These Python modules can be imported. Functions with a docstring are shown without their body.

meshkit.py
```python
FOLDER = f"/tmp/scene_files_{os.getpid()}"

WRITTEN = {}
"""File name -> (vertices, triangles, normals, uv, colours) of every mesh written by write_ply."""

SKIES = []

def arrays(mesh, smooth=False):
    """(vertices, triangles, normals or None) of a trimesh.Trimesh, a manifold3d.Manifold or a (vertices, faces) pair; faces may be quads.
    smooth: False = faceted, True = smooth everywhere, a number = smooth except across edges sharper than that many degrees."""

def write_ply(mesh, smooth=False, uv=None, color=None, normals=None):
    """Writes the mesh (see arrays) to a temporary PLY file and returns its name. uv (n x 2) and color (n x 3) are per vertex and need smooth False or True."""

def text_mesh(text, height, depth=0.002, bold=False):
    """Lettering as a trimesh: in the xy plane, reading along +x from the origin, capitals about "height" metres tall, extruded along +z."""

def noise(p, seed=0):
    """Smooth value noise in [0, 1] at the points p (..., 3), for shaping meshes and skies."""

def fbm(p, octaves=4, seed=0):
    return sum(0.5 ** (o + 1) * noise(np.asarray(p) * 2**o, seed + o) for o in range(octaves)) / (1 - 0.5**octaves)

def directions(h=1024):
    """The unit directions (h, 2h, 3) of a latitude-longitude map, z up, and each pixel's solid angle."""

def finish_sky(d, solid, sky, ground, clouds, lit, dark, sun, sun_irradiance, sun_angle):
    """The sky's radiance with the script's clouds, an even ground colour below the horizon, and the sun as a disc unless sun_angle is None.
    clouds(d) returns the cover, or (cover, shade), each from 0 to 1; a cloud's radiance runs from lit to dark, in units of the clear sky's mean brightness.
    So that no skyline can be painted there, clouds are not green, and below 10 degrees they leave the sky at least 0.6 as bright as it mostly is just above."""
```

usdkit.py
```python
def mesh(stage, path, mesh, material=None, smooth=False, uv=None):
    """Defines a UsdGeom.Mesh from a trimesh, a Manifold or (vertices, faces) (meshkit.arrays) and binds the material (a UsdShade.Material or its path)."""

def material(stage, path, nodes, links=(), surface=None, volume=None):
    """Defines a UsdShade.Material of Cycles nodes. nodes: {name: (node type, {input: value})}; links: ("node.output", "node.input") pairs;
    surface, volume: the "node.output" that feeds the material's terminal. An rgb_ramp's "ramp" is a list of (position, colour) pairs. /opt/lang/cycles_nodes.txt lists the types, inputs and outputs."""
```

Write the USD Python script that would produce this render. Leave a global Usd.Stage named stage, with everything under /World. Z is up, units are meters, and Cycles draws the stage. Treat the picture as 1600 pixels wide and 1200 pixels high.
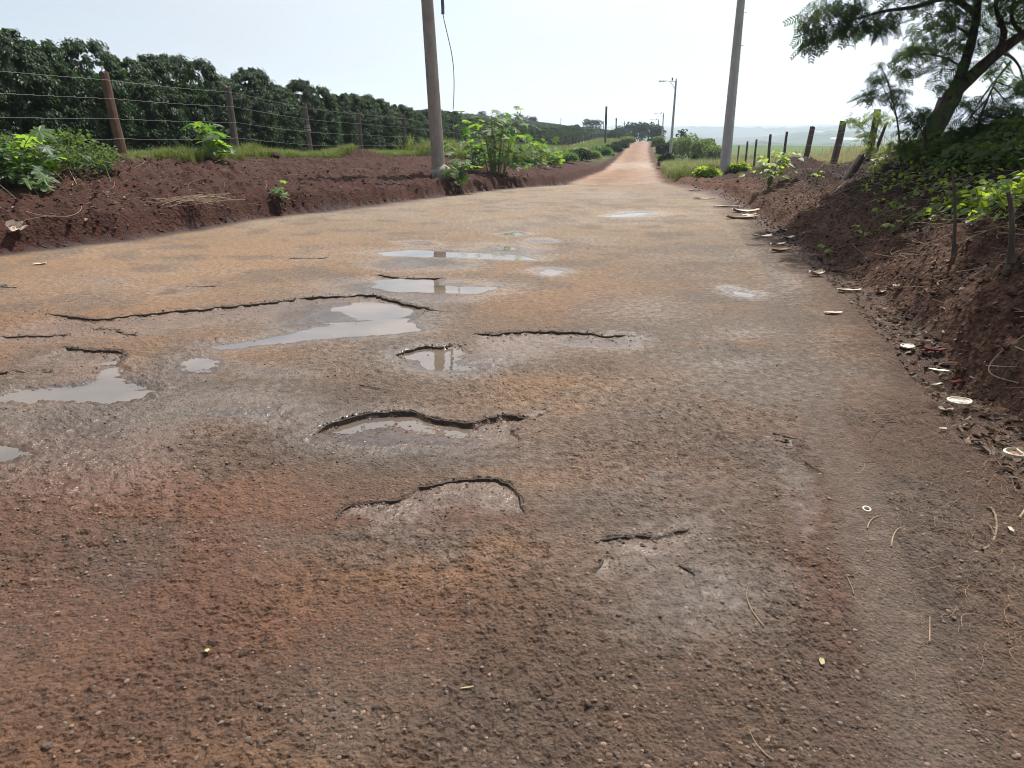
import math, random
import numpy as np, trimesh, shapely, usdkit, meshkit
from pxr import Usd, UsdGeom, UsdLux, UsdShade, Sdf, Gf, Vt

T = Sdf.ValueTypeNames
stage = Usd.Stage.CreateInMemory()
UsdGeom.SetStageUpAxis(stage, 'Z'); UsdGeom.SetStageMetersPerUnit(stage, 1.0)
world = UsdGeom.Xform.Define(stage, '/World'); stage.SetDefaultPrim(world.GetPrim())
UsdGeom.Scope.Define(stage, '/World/Looks')
rng = np.random.default_rng(7); random.seed(7)

# ------------------------------------------------------------------ camera, sky, sun, exposure
EYE = 1.6; FPX = 1120.0; HOR = 212.0
PITCH = math.atan((600 - HOR) / FPX)
cam = UsdGeom.Camera.Define(stage, '/World/camera')
cam.CreateHorizontalApertureAttr(36.0); cam.CreateVerticalApertureAttr(27.0)
cam.CreateFocalLengthAttr(36.0 * FPX / 1600)
cam.CreateClippingRangeAttr(Gf.Vec2f(0.05, 100000))
cam.AddTranslateOp().Set(Gf.Vec3d(0, 0, EYE)); cam.AddRotateXOp().Set(90 - math.degrees(PITCH))
cam.CreateExposureAttr(0.72)

SUN_AZ, SUN_EL = math.radians(28), math.radians(60)
sun = UsdLux.DistantLight.Define(stage, '/World/sun')
sun.CreateIntensityAttr(1.25); sun.CreateAngleAttr(0.5); sun.CreateColorAttr(Gf.Vec3f(1, .95, .87)); sun.CreateNormalizeAttr(True)
sun.AddRotateZOp().Set(-math.degrees(SUN_AZ)); sun.AddRotateXOp().Set(-(90 - math.degrees(SUN_EL)) + 180 - 180)
# the light shines along -z: tilt it so that -z points from the sun down to the ground
sun.ClearXformOpOrder()
sd = np.array([math.sin(SUN_AZ) * math.cos(SUN_EL), math.cos(SUN_AZ) * math.cos(SUN_EL), math.sin(SUN_EL)])
zx = sd; xx = np.cross([0, 0, 1], zx); xx /= np.linalg.norm(xx); yx = np.cross(zx, xx)
sun.AddTransformOp().Set(Gf.Matrix4d(*xx, 0, *yx, 0, *zx, 0, 0, 0, 0, 1))
sky = UsdLux.DomeLight.Define(stage, '/World/sky')
sky.GetPrim().SetCustomDataByKey('kind', 'structure')
sky_mat = usdkit.material(stage, '/World/Looks/sky_look', {
    'tc': ('texture_coordinate', {}),
    'sky': ('sky_texture', {'sky_type': 'single_scattering', 'sun_disc': False, 'sun_elevation': SUN_EL, 'sun_rotation': SUN_AZ,
                            'air_density': 1.0, 'aerosol_density': 2.2, 'ozone_density': 1.0, 'altitude': 600.0}),
    'map': ('mapping', {'mapping_type': 'point', 'scale': (1.0, 1.0, 3.2)}),
    'n': ('noise_texture', {'scale': 2.3, 'detail': 5.0, 'roughness': 0.55}),
    'r': ('map_range', {'range_type': 'smoothstep', 'from_min': 0.36, 'from_max': 0.66, 'to_min': 0.5, 'to_max': 0.9, 'clamp': True}),
    'mx': ('mix_color', {'blend_type': 'mix', 'use_clamp': False}),
    'dot': ('vector_math', {'math_type': 'dot_product', 'vector2': (math.sin(SUN_AZ) * math.cos(SUN_EL), math.cos(SUN_AZ) * math.cos(SUN_EL), math.sin(SUN_EL))}),
    'dc': ('math', {'math_type': 'maximum', 'value2': 0.0}), 'dp': ('math', {'math_type': 'power', 'value2': 2.4}), 'dm': ('math', {'math_type': 'multiply_add', 'value2': 1.9, 'value3': 0.33}),
    'vs': ('vector_math', {'math_type': 'scale', 'vector1': (7.4, 7.5, 7.6)}),
    'bg': ('background_shader', {'strength': 0.09})},
    [('tc.generated', 'map.vector'), ('map.vector', 'n.vector'), ('n.fac', 'r.value'), ('r.result', 'mx.fac'), ('sky.color', 'mx.a'), ('mx.result', 'bg.color'), ('tc.generated', 'dot.vector1'), ('dot.value', 'dc.value1'), ('dc.value', 'dp.value1'), ('dp.value', 'dm.value1'), ('dm.value', 'vs.scale'), ('vs.vector', 'mx.b')],
    surface='bg.background')
UsdShade.MaterialBindingAPI.Apply(sky.GetPrim()).Bind(sky_mat)

# ------------------------------------------------------------------ helpers
used = {}
def numbered(parent, name):
    k = (parent, name); n = used.get(k, 0); used[k] = n + 1
    return name if n == 0 else f'{name}_{n:03d}'
def tag(p, label=None, cat=None, group=None, kind=None):
    p = p.GetPrim() if hasattr(p, 'GetPrim') else p
    for k, v in (('label', label), ('category', cat), ('group', group), ('kind', kind)):
        if v: p.SetCustomDataByKey(k, v)
    return p
def xf(p, loc, rz=0, s=1.0, rx=0, ry=0):
    x = UsdGeom.Xformable(p); x.ClearXformOpOrder()
    x.AddTranslateOp().Set(Gf.Vec3d(*map(float, loc))); x.AddRotateXYZOp().Set(Gf.Vec3f(float(rx), float(ry), float(rz)))
    sc = (s, s, s) if np.ndim(s) == 0 else s
    x.AddScaleOp().Set(Gf.Vec3f(*map(float, sc)))
def thing(name, label, cat, loc=(0, 0, 0), rz=0, s=1.0, group=None, rx=0, ry=0):
    p = UsdGeom.Xform.Define(stage, '/World/' + numbered('/World', name)).GetPrim()
    xf(p, loc, rz, s, rx, ry); tag(p, label, cat, group)
    return p
def obj(name, mesh, mat, parent=None, smooth=False, label=None):
    base = str(parent.GetPath()) if parent is not None else '/World'
    if mat is not None and isinstance(mat, str): mat = '/World/Looks/' + mat
    m = usdkit.mesh(stage, f'{base}/{numbered(base, name)}', mesh, mat, smooth=smooth)
    p = m.GetPrim()
    if label: tag(p, label)
    return p
def dup(root, loc, rz=0, s=1.0, label=None, group=None, rx=0, ry=0, name=None):
    p = UsdGeom.Xform.Define(stage, '/World/' + numbered('/World', name or root.GetName().rstrip('0123456789').rstrip('_'))).GetPrim()
    p.GetReferences().AddInternalReference(root.GetPath())
    xf(p, loc, rz, s, rx, ry)
    was = root.GetCustomData()
    tag(p, label or was['label'], was['category'], group or was.get('group'))
    p.SetInstanceable(True)
    return p
def instancer(name, protos, pos, idx, quats, scales, label=None, parent='/World'):
    """protos: list of (mesh, material, smooth)"""
    path = f'{parent}/{numbered(parent, name)}'
    pi = UsdGeom.PointInstancer.Define(stage, path)
    tg = []
    for k, (me, mat, sm) in enumerate(protos):
        m = usdkit.mesh(stage, f'{path}/piece_{k:03d}' if k else f'{path}/piece', me, '/World/Looks/' + mat, smooth=sm)
        tg.append(m.GetPath())
    pi.CreatePrototypesRel().SetTargets(tg)
    pi.CreatePositionsAttr(Vt.Vec3fArray.FromNumpy(np.asarray(pos, np.float32)))
    pi.CreateProtoIndicesAttr(Vt.IntArray.FromNumpy(np.asarray(idx, np.int32)))
    q = np.asarray(quats, float)
    pi.CreateOrientationsAttr(Vt.QuathArray([Gf.Quath(float(a), float(b), float(c), float(d)) for a, b, c, d in q]))
    sc = np.asarray(scales, float)
    if sc.ndim == 1: sc = np.repeat(sc[:, None], 3, 1)
    pi.CreateScalesAttr(Vt.Vec3fArray.FromNumpy(sc.astype(np.float32)))
    tag(pi, label, kind='stuff')
    return pi.GetPrim()
def sstep(a, b, x):
    t = np.clip((np.asarray(x, float) - a) / (b - a), 0, 1); return t * t * (3 - 2 * t)
def n2(x, y, s, seed=0, o=1):
    p = np.stack([np.asarray(x, float) / s, np.asarray(y, float) / s, np.full(np.shape(x), 3.3)], -1)
    return meshkit.fbm(p, o, seed) if o > 1 else meshkit.noise(p, seed)
def quat_euler(rz, tilt, az):
    """rotation about z by rz, then tilted by 'tilt' about a horizontal axis at az"""
    a = np.stack([np.cos(rz / 2), 0 * rz, 0 * rz, np.sin(rz / 2)], -1)
    b = np.stack([np.cos(tilt / 2), np.sin(tilt / 2) * np.cos(az), np.sin(tilt / 2) * np.sin(az), 0 * tilt], -1)
    w1, x1, y1, z1 = b.T; w2, x2, y2, z2 = a.T
    return np.stack([w1*w2-x1*x2-y1*y2-z1*z2, w1*x2+x1*w2+y1*z2-z1*y2, w1*y2-x1*z2+y1*w2+z1*x2, w1*z2+x1*y2-y1*x2+z1*w2], -1)
def cat(parts):
    V, F, n = [], [], 0
    for v, f in parts:
        V.append(v); F.append(np.asarray(f) + n); n += len(v)
    return np.vstack(V), np.vstack(F)
def tube(pts, rad, n=8, cap=True):
    pts = np.asarray(pts, float); rad = np.broadcast_to(np.asarray(rad, float), len(pts))
    tg = np.gradient(pts, axis=0); tg /= np.linalg.norm(tg, axis=1, keepdims=True) + 1e-12
    up = np.array([0, 0, 1.0]) if abs(tg[0][2]) < .9 else np.array([0, 1.0, 0])
    V = []; u = np.cross(tg[0], up); u /= np.linalg.norm(u)
    a = np.arange(n) / n * 2 * math.pi
    for p, t, r in zip(pts, tg, rad):
        u = u - t * (u @ t); u /= np.linalg.norm(u); w = np.cross(t, u)
        V.append(p + r * (np.cos(a)[:, None] * u + np.sin(a)[:, None] * w))
    V = np.vstack(V); F = []
    m = len(pts)
    i = np.arange(n); j = (i + 1) % n
    for k in range(m - 1):
        F.append(np.stack([k * n + i, k * n + j, (k + 1) * n + j], 1)); F.append(np.stack([k * n + i, (k + 1) * n + j, (k + 1) * n + i], 1))
    if cap:
        V = np.vstack([V, pts[0], pts[-1]])
        F.append(np.stack([j, i, np.full(n, m * n)], 1)); F.append(np.stack([(m - 1) * n + i, (m - 1) * n + j, np.full(n, m * n + 1)], 1))
    return V, np.vstack(F)
def box(sx, sy, sz, c=(0, 0, 0), bev=0.0):
    if bev:
        b = trimesh.creation.box([sx, sy, sz]); pts = []
        for s in np.ndindex(2, 2, 2):
            q = (np.array(s) * 2 - 1) * np.array([sx, sy, sz]) / 2; d = np.sign(q)
            for k in range(3):
                e = q - d * bev; e[k] = q[k]; pts.append(e)
        b = trimesh.convex.convex_hull(np.array(pts))
    else: b = trimesh.creation.box([sx, sy, sz])
    return np.array(b.vertices) + c, np.array(b.faces)
def spline(pts, n):
    pts = np.asarray(pts, float); t = np.linspace(0, 1, len(pts))
    from scipy.interpolate import CubicSpline, PchipInterpolator
    return (CubicSpline(t, pts) if len(pts) > 2 else PchipInterpolator(t, pts))(np.linspace(0, 1, n))
def place_leaves(leaf, pos, d, nrm, size):
    """copies of a unit leaf (v along +x, normal +z) at pos, pointing along d, facing nrm"""
    v, f = leaf
    d = d / (np.linalg.norm(d, axis=1, keepdims=True) + 1e-9)
    y = np.cross(nrm, d); y /= np.linalg.norm(y, axis=1, keepdims=True) + 1e-9
    z = np.cross(d, y)
    size = np.asarray(size)[:, None, None]
    V = pos[:, None] + size * (v[None, :, 0:1] * d[:, None] + v[None, :, 1:2] * y[:, None] + v[None, :, 2:3] * z[:, None])
    F = f[None] + (np.arange(len(pos)) * len(v))[:, None, None]
    return V.reshape(-1, 3), F.reshape(-1, 3)
def unit(n, r=rng):
    v = r.normal(size=(n, 3)); return v / np.linalg.norm(v, axis=1, keepdims=True)

# camera model, used to work out where things of the photograph stand
CP, SP = math.cos(PITCH), math.sin(PITCH)
def ray(px, py):
    a, b = (px - 800) / FPX, -(py - 600) / FPX
    return np.array([a, CP + b * SP, -SP + b * CP])
def flat(px, py, z=0.0):
    d = ray(px, py); t = (z - EYE) / d[2]; return np.array([d[0] * t, d[1] * t])
def at(px, py, D):
    d = ray(px, py); t = D / d[1]; return np.array([d[0] * t, D, EYE + d[2] * t])
def to_px(x, y, z=0.0):
    dz = z - EYE; depth = y * CP - dz * SP; up = y * SP + dz * CP
    depth = np.maximum(depth, 0.05)
    return 800 + FPX * x / depth, 600 - FPX * up / depth

# ------------------------------------------------------------------ terrain
def edge(px_list, far):
    P = np.array([flat(*p) for p in px_list]); P = np.vstack([P, far]); return P[np.argsort(P[:, 1])]
ROADZ = np.array([(-50, 0), (24, 0), (35, -.4), (58, -.9), (72, -.8), (92, -.68), (117, -.28), (153, .25), (168, .35), (200, -.6), (260, -4), (400, -9), (6000, -9)], float)
def roadz(y): return np.interp(y, ROADZ[:, 0], ROADZ[:, 1])
def farx(px, D): return ((px - 800) / FPX * (D * CP + EYE * SP), D)
EL = edge([(-400, 425), (-200, 412), (0, 398), (100, 385), (200, 374), (300, 357), (400, 341), (500, 330), (600, 318), (700, 305), (800, 293), (880, 283)],
          [farx(884, 33), farx(940, 58), farx(955, 72), farx(966, 92), farx(976, 117), farx(985, 153), farx(988, 200), farx(1000, 500)])
ER = edge([(1600, 690), (1520, 600), (1440, 530), (1380, 470), (1320, 425), (1260, 385), (1200, 345), (1150, 310), (1090, 292)],
          [farx(1054, 33), farx(1036, 58), farx(1027, 72), farx(1021, 92), farx(1019, 117), farx(1018, 153), farx(1016, 200), farx(1006, 500)])
def XL(y): return np.interp(y, EL[:, 0 + 1], EL[:, 0]) - np.maximum(EL[0, 1] - y, 0) * 0.55
def XR(y): return np.interp(y, ER[:, 1], ER[:, 0]) - np.maximum(ER[0, 1] - y, 0) * 0.12
def FL(y): return -8.4 + .188 * (np.asarray(y, float) - 16.4) - .35 * np.maximum(14 - np.asarray(y, float), 0)
FRP = np.array([(6.0, 2), (8.5, 15.5), (9.5, 20), (10.5, 24.5), (12.5, 32), (13.5, 39.3), (15.1, 48.5), (19.2, 70), (21.6, 88), (27, 115), (62, 300)], float)
def FR(y): return np.interp(y, FRP[:, 1], FRP[:, 0])
TLz = np.array([(-30, 1.2), (16, 1.12), (21, 1.05), (24, .9), (35, .74), (55, .25), (88, -.38), (115, -.3), (153, .5), (200, .8), (400, .5)], float)
TRz = np.array([(-30, 1.75), (8, 1.7), (15.5, 1.35), (20, .9), (24.5, .42), (32, .31), (39, .02), (48.5, -.4), (58, -.95), (70, -1.4), (88, -1.75), (115, -1.2), (153, -.4), (250, -2.0), (400, -7)], float)
BUMPS = [(10.0, 26.2, 1.3, .52), (8.9, 25.4, 1.0, .22), (-5.3, 26.5, 1.0, .32), (-7.2, 20.6, .6, .12), (6.9, 18.5, .8, .18), (4.0, 5.3, .75, .30), (3.25, 4.75, .45, -.16), (4.6, 7.2, .6, .16), (6.6, 21.6, .9, .2)]
def H(x, y):
    x, y = np.asarray(x, float), np.asarray(y, float)
    xl, xr, fl, fr = XL(y), XR(y), FL(y), FR(y)
    rz = roadz(y)
    z = rz.copy() if hasattr(rz, 'copy') else rz
    # left bank
    wob = (n2(x, y, .55, 5, 2) - .5) * .35
    d = (xl - x) * .86 + wob * sstep(0, .01, xl - x + .2)
    wl = np.maximum((xl - fl) * .86, 1.2)
    tl = np.interp(y, TLz[:, 0], TLz[:, 1]) - rz
    cut = np.minimum(.26, tl * .4 + .05)
    u = np.clip(d / wl, 0, 1)
    zl = cut * sstep(0, .22, d) + (tl - cut) * (1 - (1 - u) ** 1.6)
    lat = np.maximum(fl - x, 0)
    zl = zl + np.clip(.10 * (lat - 2), 0, 5.5) * sstep(70, 260, y) + .012 * np.minimum(lat, 60) * sstep(10, 40, y)
    # right bank
    d2 = (x - xr) * .95 + (n2(x, y, .5, 9, 2) - .5) * .35
    wr = np.maximum((fr - xr) * .95, 1.2)
    tr = np.interp(y, TRz[:, 0], TRz[:, 1]) - rz
    near = sstep(6.5, 3.5, y)
    cut2 = np.minimum(.10 + .26 * near * sstep(.45, .6, n2(x * 0, y, 1.1, 3) + .2), np.abs(tr) * .4)
    u2 = np.clip(d2 / wr, 0, 1)
    zr = cut2 * sstep(0, .25, d2) + (tr - cut2 * np.sign(tr)) * (1 - (1 - u2) ** 1.35)
    lat2 = np.maximum(x - fr, 0)
    zr = zr - .006 * np.minimum(lat2, 100) * sstep(18, 60, y)
    z = z + np.where(d > 0, zl, 0) + np.where(d2 > 0, zr, 0)
    for bx, by, br, bh in BUMPS:
        z = z + bh * np.exp(-((x - bx) ** 2 + (y - by) ** 2) / br ** 2 * 1.2)
    # far country: the plateau ends, a valley, then ridges
    r = np.hypot(x, y)
    drop = sstep(330, 800, r)
    z = z * (1 - drop) + drop * -42
    az = np.degrees(np.arctan2(x, y))
    rid = 0
    for r0, w, top, sc, sd in ((1150, 330, 34, 300, 21), (1900, 420, 58, 420, 22), (3000, 700, 92, 700, 23), (4200, 700, 112, 800, 27)):
        hh = top * (.72 + .5 * (n2(x, y, sc, sd, 3) - .5) + .22 * (n2(az, az * 0, 5.5, sd + 3, 2) - .5))
        rid = np.maximum(rid, hh * np.exp(-((r - r0) / w) ** 2))
    z = z + rid * sstep(500, 1000, r)
    return z
def hit(px, py, dmin=1.2, dmax=320.0):
    """the point of the ground seen at a pixel"""
    d = ray(px, py); D = np.exp(np.linspace(math.log(dmin), math.log(dmax), 4000)); t = D / d[1]
    X, Z = d[0] * t, EYE + d[2] * t
    below = Z <= H(X, D)
    k = int(np.argmax(below)) if below.any() else len(D) - 1
    return np.array([X[k], D[k], float(G(X[k], D[k])[0])])
def on(x, y): return np.array([x, y, float(H(x, y))])

# broken edges of the asphalt (pixel polylines, left to right; the low side is the near side), depth, how far the floor runs back up
LEDGES = [
 ([(60,487),(150,497),(250,487),(340,478),(400,473),(480,464),(560,460),(590,461),(640,475),(700,487)], .032, 1.3),
 ([(0,521),(60,520),(115,517)], .02, .4), ([(135,508),(175,508),(195,517),(230,521)], .012, .3),
 ([(95,541),(130,545),(170,546),(190,550),(198,557),(184,572)], .03, .7),
 ([(-20,581),(45,577)], .022, .3), ([(60,578),(95,577)], .015, .25),
 ([(590,428),(640,434),(695,434)], .03, .8), ([(0,447),(30,447)], .02, .4), ([(450,403),(515,402)], .015, .4), ([(290,447),(340,445)], .012, .4),
 ([(612,557),(640,546),(665,541),(690,543),(715,537)], .034, .5),
 ([(730,519),(780,520),(830,517),(900,518),(925,519),(945,524),(985,523)], .026, .8),
 ([(488,680),(505,666),(535,654),(560,647),(600,642),(645,641),(670,650),(700,656),(740,661),(750,655),(790,647),(835,653)], .040, .5),
 ([(520,812),(527,798),(545,788),(600,782),(630,775),(660,757),(700,748),(760,744),(795,750),(815,775),(826,810)], .019, .42),
 ([(920,852),(947,838),(982,838),(1000,833),(1017,841),(1052,833),(1080,825)], .015, .22),
 ([(920,898),(934,888),(938,868)], .012, .12), ([(1060,880),(1085,900)], .008, .1), ([(860,640),(835,653)], .012, .15),
 ([(1195,680),(1240,693)], .01, .1),
]
def P(lst): return [flat(*p) for p in lst]
LEDGES = [(np.array(P(a)), d, L) for a, d, L in LEDGES]
# puddles: pixel outline, water level, depth of the hollow
PUDDLES = [
 ('a', [(-10,622),(35,609),(88,604),(140,600),(158,590),(154,579),(172,572),(186,572),(182,583),(175,590),(196,595),(228,602),(240,611),(224,621),(175,627),(122,626),(70,625),(21,622)], -.016, .03),
 ('b', [(280,571),(290,562),(308,560),(328,563),(333,572),(318,580),(296,581)], -.014, .024),
 ('c', [(-60,690),(0,697),(30,699),(45,705),(25,715),(0,719),(-60,722)], -.014, .024),
 ('d', [(328,540),(400,531),(450,520),(490,510),(560,508),(625,502),(645,505),(655,515),(600,521),(540,525),(463,531),(400,538),(350,543)], -.03, .02),
 ('e', [(575,448),(600,440),(650,436),(668,443),(720,447),(775,448),(745,458),(690,457),(610,455)], -.026, .018),
 ('f', [(590,394),(640,389),(720,393),(800,397),(838,405),(760,403),(660,400),(600,398)], -.014, .026),
 ('g', [(770,388),(790,385),(812,388),(792,391)], -.012, .022), ('h', [(784,366),(805,363),(824,366),(804,368)], -.012, .022),
 ('i', [(836,424),(856,420),(880,423),(860,428)], -.012, .022), ('j', [(944,337),(985,332),(1018,331),(1000,336),(965,338)], -.012, .026),
 ('k', [(626,560),(640,549),(665,545),(690,547),(695,560),(690,577),(720,579),(680,576),(640,569)], -.032, .012),
 ('l', [(490,684),(510,668),(550,652),(600,646),(650,648),(655,662),(600,675),(630,688),(560,689)], -.034, .004),
 ('m', [(1182,459),(1160,456),(1140,451),(1152,458),(1170,462)], -.012, .022),
 ('o', [(455,508),(480,490),(520,478),(570,474),(625,480),(655,490),(640,499),(590,502),(520,507)], 0, .010),
 ('n', [(690,566),(720,570),(755,572),(745,580),(710,579)], -.012, .01),
]
PUDDLES = [(k, shapely.Polygon(P(a)).buffer(0), w, dp) for k, a, w, dp in PUDDLES]

WET = [(110, 690, 210, 85, .62), (540, 492, 135, 26, 1.0), (640, 452, 150, 18, 1.0), (655, 412, 95, 11, .95), (700, 396, 150, 8, .8), (1150, 520, 75, 12, .3), (1140, 572, 110, 16, .32), (690, 672, 120, 20, .95), (620, 700, 170, 14, .5),
       (930, 531, 80, 12, .8), (800, 552, 100, 28, .45), (725, 566, 60, 18, 1.0), (640, 815, 120, 22, .3), (1110, 940, 170, 75, .42), (1085, 840, 60, 40, .5), (340, 640, 100, 28, .6), (350, 655, 40, 8, .8), (430, 580, 90, 16, .6), (1150, 455, 60, 8, .25), (700, 850, 220, 16, .3), (1235, 780, 28, 90, .45),
       (430, 650, 110, 30, .7), (780, 390, 80, 12, .7), (655, 381, 40, 4, .9), (848, 376, 30, 4, .8), (1000, 334, 60, 6, .5), (265, 455, 32, 9, .75), (1010, 870, 100, 45, .5), (1000, 770, 260, 60, .3), (100, 755, 60, 18, .7), (1230, 440, 60, 40, .3), (1000, 480, 120, 30, .25)]
def wetmap(x, y):
    u, v = to_px(x, np.maximum(y, .3), 0.0); k = 1 / np.maximum(np.hypot(x, y), 1)
    u = u + (n2(x, y, .5, 91, 3) - .5) * 420 * k; v = v + (n2(x, y, .5, 92, 3) - .5) * 300 * k * np.minimum(1, 4 * k)
    w = np.zeros_like(x)
    for bu, bv, su, sv, am in WET: w = np.maximum(w, am * np.exp(-((u - bu) / su) ** 2 - ((v - bv) / sv) ** 2))
    return w * (y > .8)
TRACK = np.array([flat(*p) for p in [(1490, 1260), (1440, 1120), (1395, 980), (1340, 800), (1300, 680), (1270, 580), (1245, 500), (1215, 430), (1180, 380), (1130, 335)]])
def track(x, y):
    """the smooth tyre track along the right side"""
    tx = np.interp(y, TRACK[:, 1], TRACK[:, 0]) + (n2(x * 0, y, .8, 44) - .5) * .08
    return sstep(.17, .07, np.abs(x - tx)) * sstep(18, 9, y) * (y > .5)
def relief(x, y, rough):
    """broken edges, hollows and grit of the road surface; returns height, distance fields"""
    z = np.zeros_like(x); floor = np.zeros_like(x); pud = np.full_like(x, 9.0)
    jx = (n2(x, y, .09, 31, 2) - .5) * .04 + (n2(x, y, .25, 33) - .5) * .06; jy = (n2(x, y, .09, 32, 2) - .5) * .035
    for line, depth, L in LEDGES:
        b0, b1 = line.min(0) - L - .1, line.max(0) + .1
        k = np.nonzero((x > b0[0]) & (x < b1[0] + L * .3) & (y > b0[1]) & (y < b1[1]))[0]
        if not len(k): continue
        q = np.stack([x[k] + jx[k], y[k] + jy[k]], 1)
        best = np.full(len(k), 1e9); side = np.zeros(len(k)); tt = np.zeros(len(k))
        seg = np.linalg.norm(np.diff(line, axis=0), axis=1); cum = np.concatenate([[0], np.cumsum(seg)])
        for i in range(len(seg)):
            a, e = line[i], (line[i + 1] - line[i]) / seg[i]
            s = np.clip((q - a) @ e, 0, seg[i]); c = a + s[:, None] * e; dd = np.linalg.norm(q - c, axis=1)
            m = dd < best
            best[m] = dd[m]; side[m] = (e[0] * (q[:, 1] - a[1]) - e[1] * (q[:, 0] - a[0]))[m]; tt[m] = ((cum[i] + s) / cum[-1])[m]
        tap = sstep(0, .12, tt) * sstep(1, .88, tt)
        sg = np.where(side < 0, best, -best); w_ = np.clip(.0007 * y[k] ** 2, .005, .05)
        f = np.where(side < 0, (1 - sstep(L * .15, L, best)), 1) * sstep(-w_ * .5, w_ * .5, sg) * tap
        z[k] -= depth * f * .8; floor[k] = np.maximum(floor[k], f)
        lip = np.where(side >= 0, np.exp(-best / .05), 0) * tap
        z[k] += depth * .12 * lip
    for _, poly, w, dp in PUDDLES:
        b = poly.bounds; k = np.nonzero((x > b[0] - .5) & (x < b[2] + .5) & (y > b[1] - .5) & (y < b[3] + .5))[0]
        if not len(k): continue
        pts = shapely.points(x[k], y[k])
        s = shapely.distance(pts, poly.boundary) * np.where(shapely.contains_xy(poly, x[k], y[k]), 1, -1)
        s = s + (n2(x[k], y[k], .12, 41, 3) - .5) * .09
        z[k] -= dp * sstep(-.12, .10, s)
        pud[k] = np.minimum(pud[k], -s)
    if rough is not None:
        z += rough * ((n2(x, y, .9, 50, 2) - .5) * .022 + (n2(x, y, .16, 51, 2) - .5) * .006)
        calm = 1 - (.45 + .45 * sstep(3.5, 6, y)) * np.clip(wetmap(x, y) * 1.1, 0, 1); tk = track(x, y); calm = calm * (1 - .8 * tk); z -= .006 * tk; rough = rough * calm
        near = sstep(8.5, 3.5, y)
        bil = lambda sc, sd: 1 - np.abs(2 * n2(x, y, sc, sd) - 1)
        much = .45 + .85 * sstep(.36, .62, n2(x, y, .5, 55, 2))
        clod = (bil(.034, 52) ** 3 * .0085 + bil(.019, 53) ** 2 * .0065 + sstep(.55, .72, n2(x, y, .055, 57)) * .005) * much - .006
        z += rough * near * clod * np.clip(.75 + .12 * np.hypot(x, y), .9, 1.5)
        z += rough * (1 - near) * (n2(x, y, .3, 56) - .5) * .02
    return z, floor, pud

def earth(x, y):
    """rough crumbly earth of the banks"""
    dl, dr = XL(y) - x, x - XR(y); m = np.maximum(dl, dr); dist = np.hypot(x, y)
    b = sstep(-.25, .1, m) * sstep(90, 30, dist); fld = sstep(0, 1.5, np.maximum(FL(y) - x, x - FR(y)))
    e = (n2(x, y, .34, 71, 3) - .5) * .20 + (n2(x, y, .10, 72, 2) - .5) * .11 + sstep(.58, .75, n2(x, y, .14, 73)) * .06 + (n2(x, y, .04, 74) - .5) * .03
    return b * e * (1 - .8 * fld) * np.minimum(1, sstep(-.2, .5, m) + .15)
def G(x, y):
    """the ground as it is built, with its grit and crumbs"""
    x, y = np.atleast_1d(np.asarray(x, float)), np.atleast_1d(np.asarray(y, float)); m = np.maximum(XL(y) - x, x - XR(y))
    z = H(x, y) + earth(x, y); k = np.nonzero((np.hypot(x, y) < 60) & (m < .6))[0]
    if len(k): z[k] += relief(x[k].copy(), y[k].copy(), sstep(.35, -.1, m[k]))[0]
    return z
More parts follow.
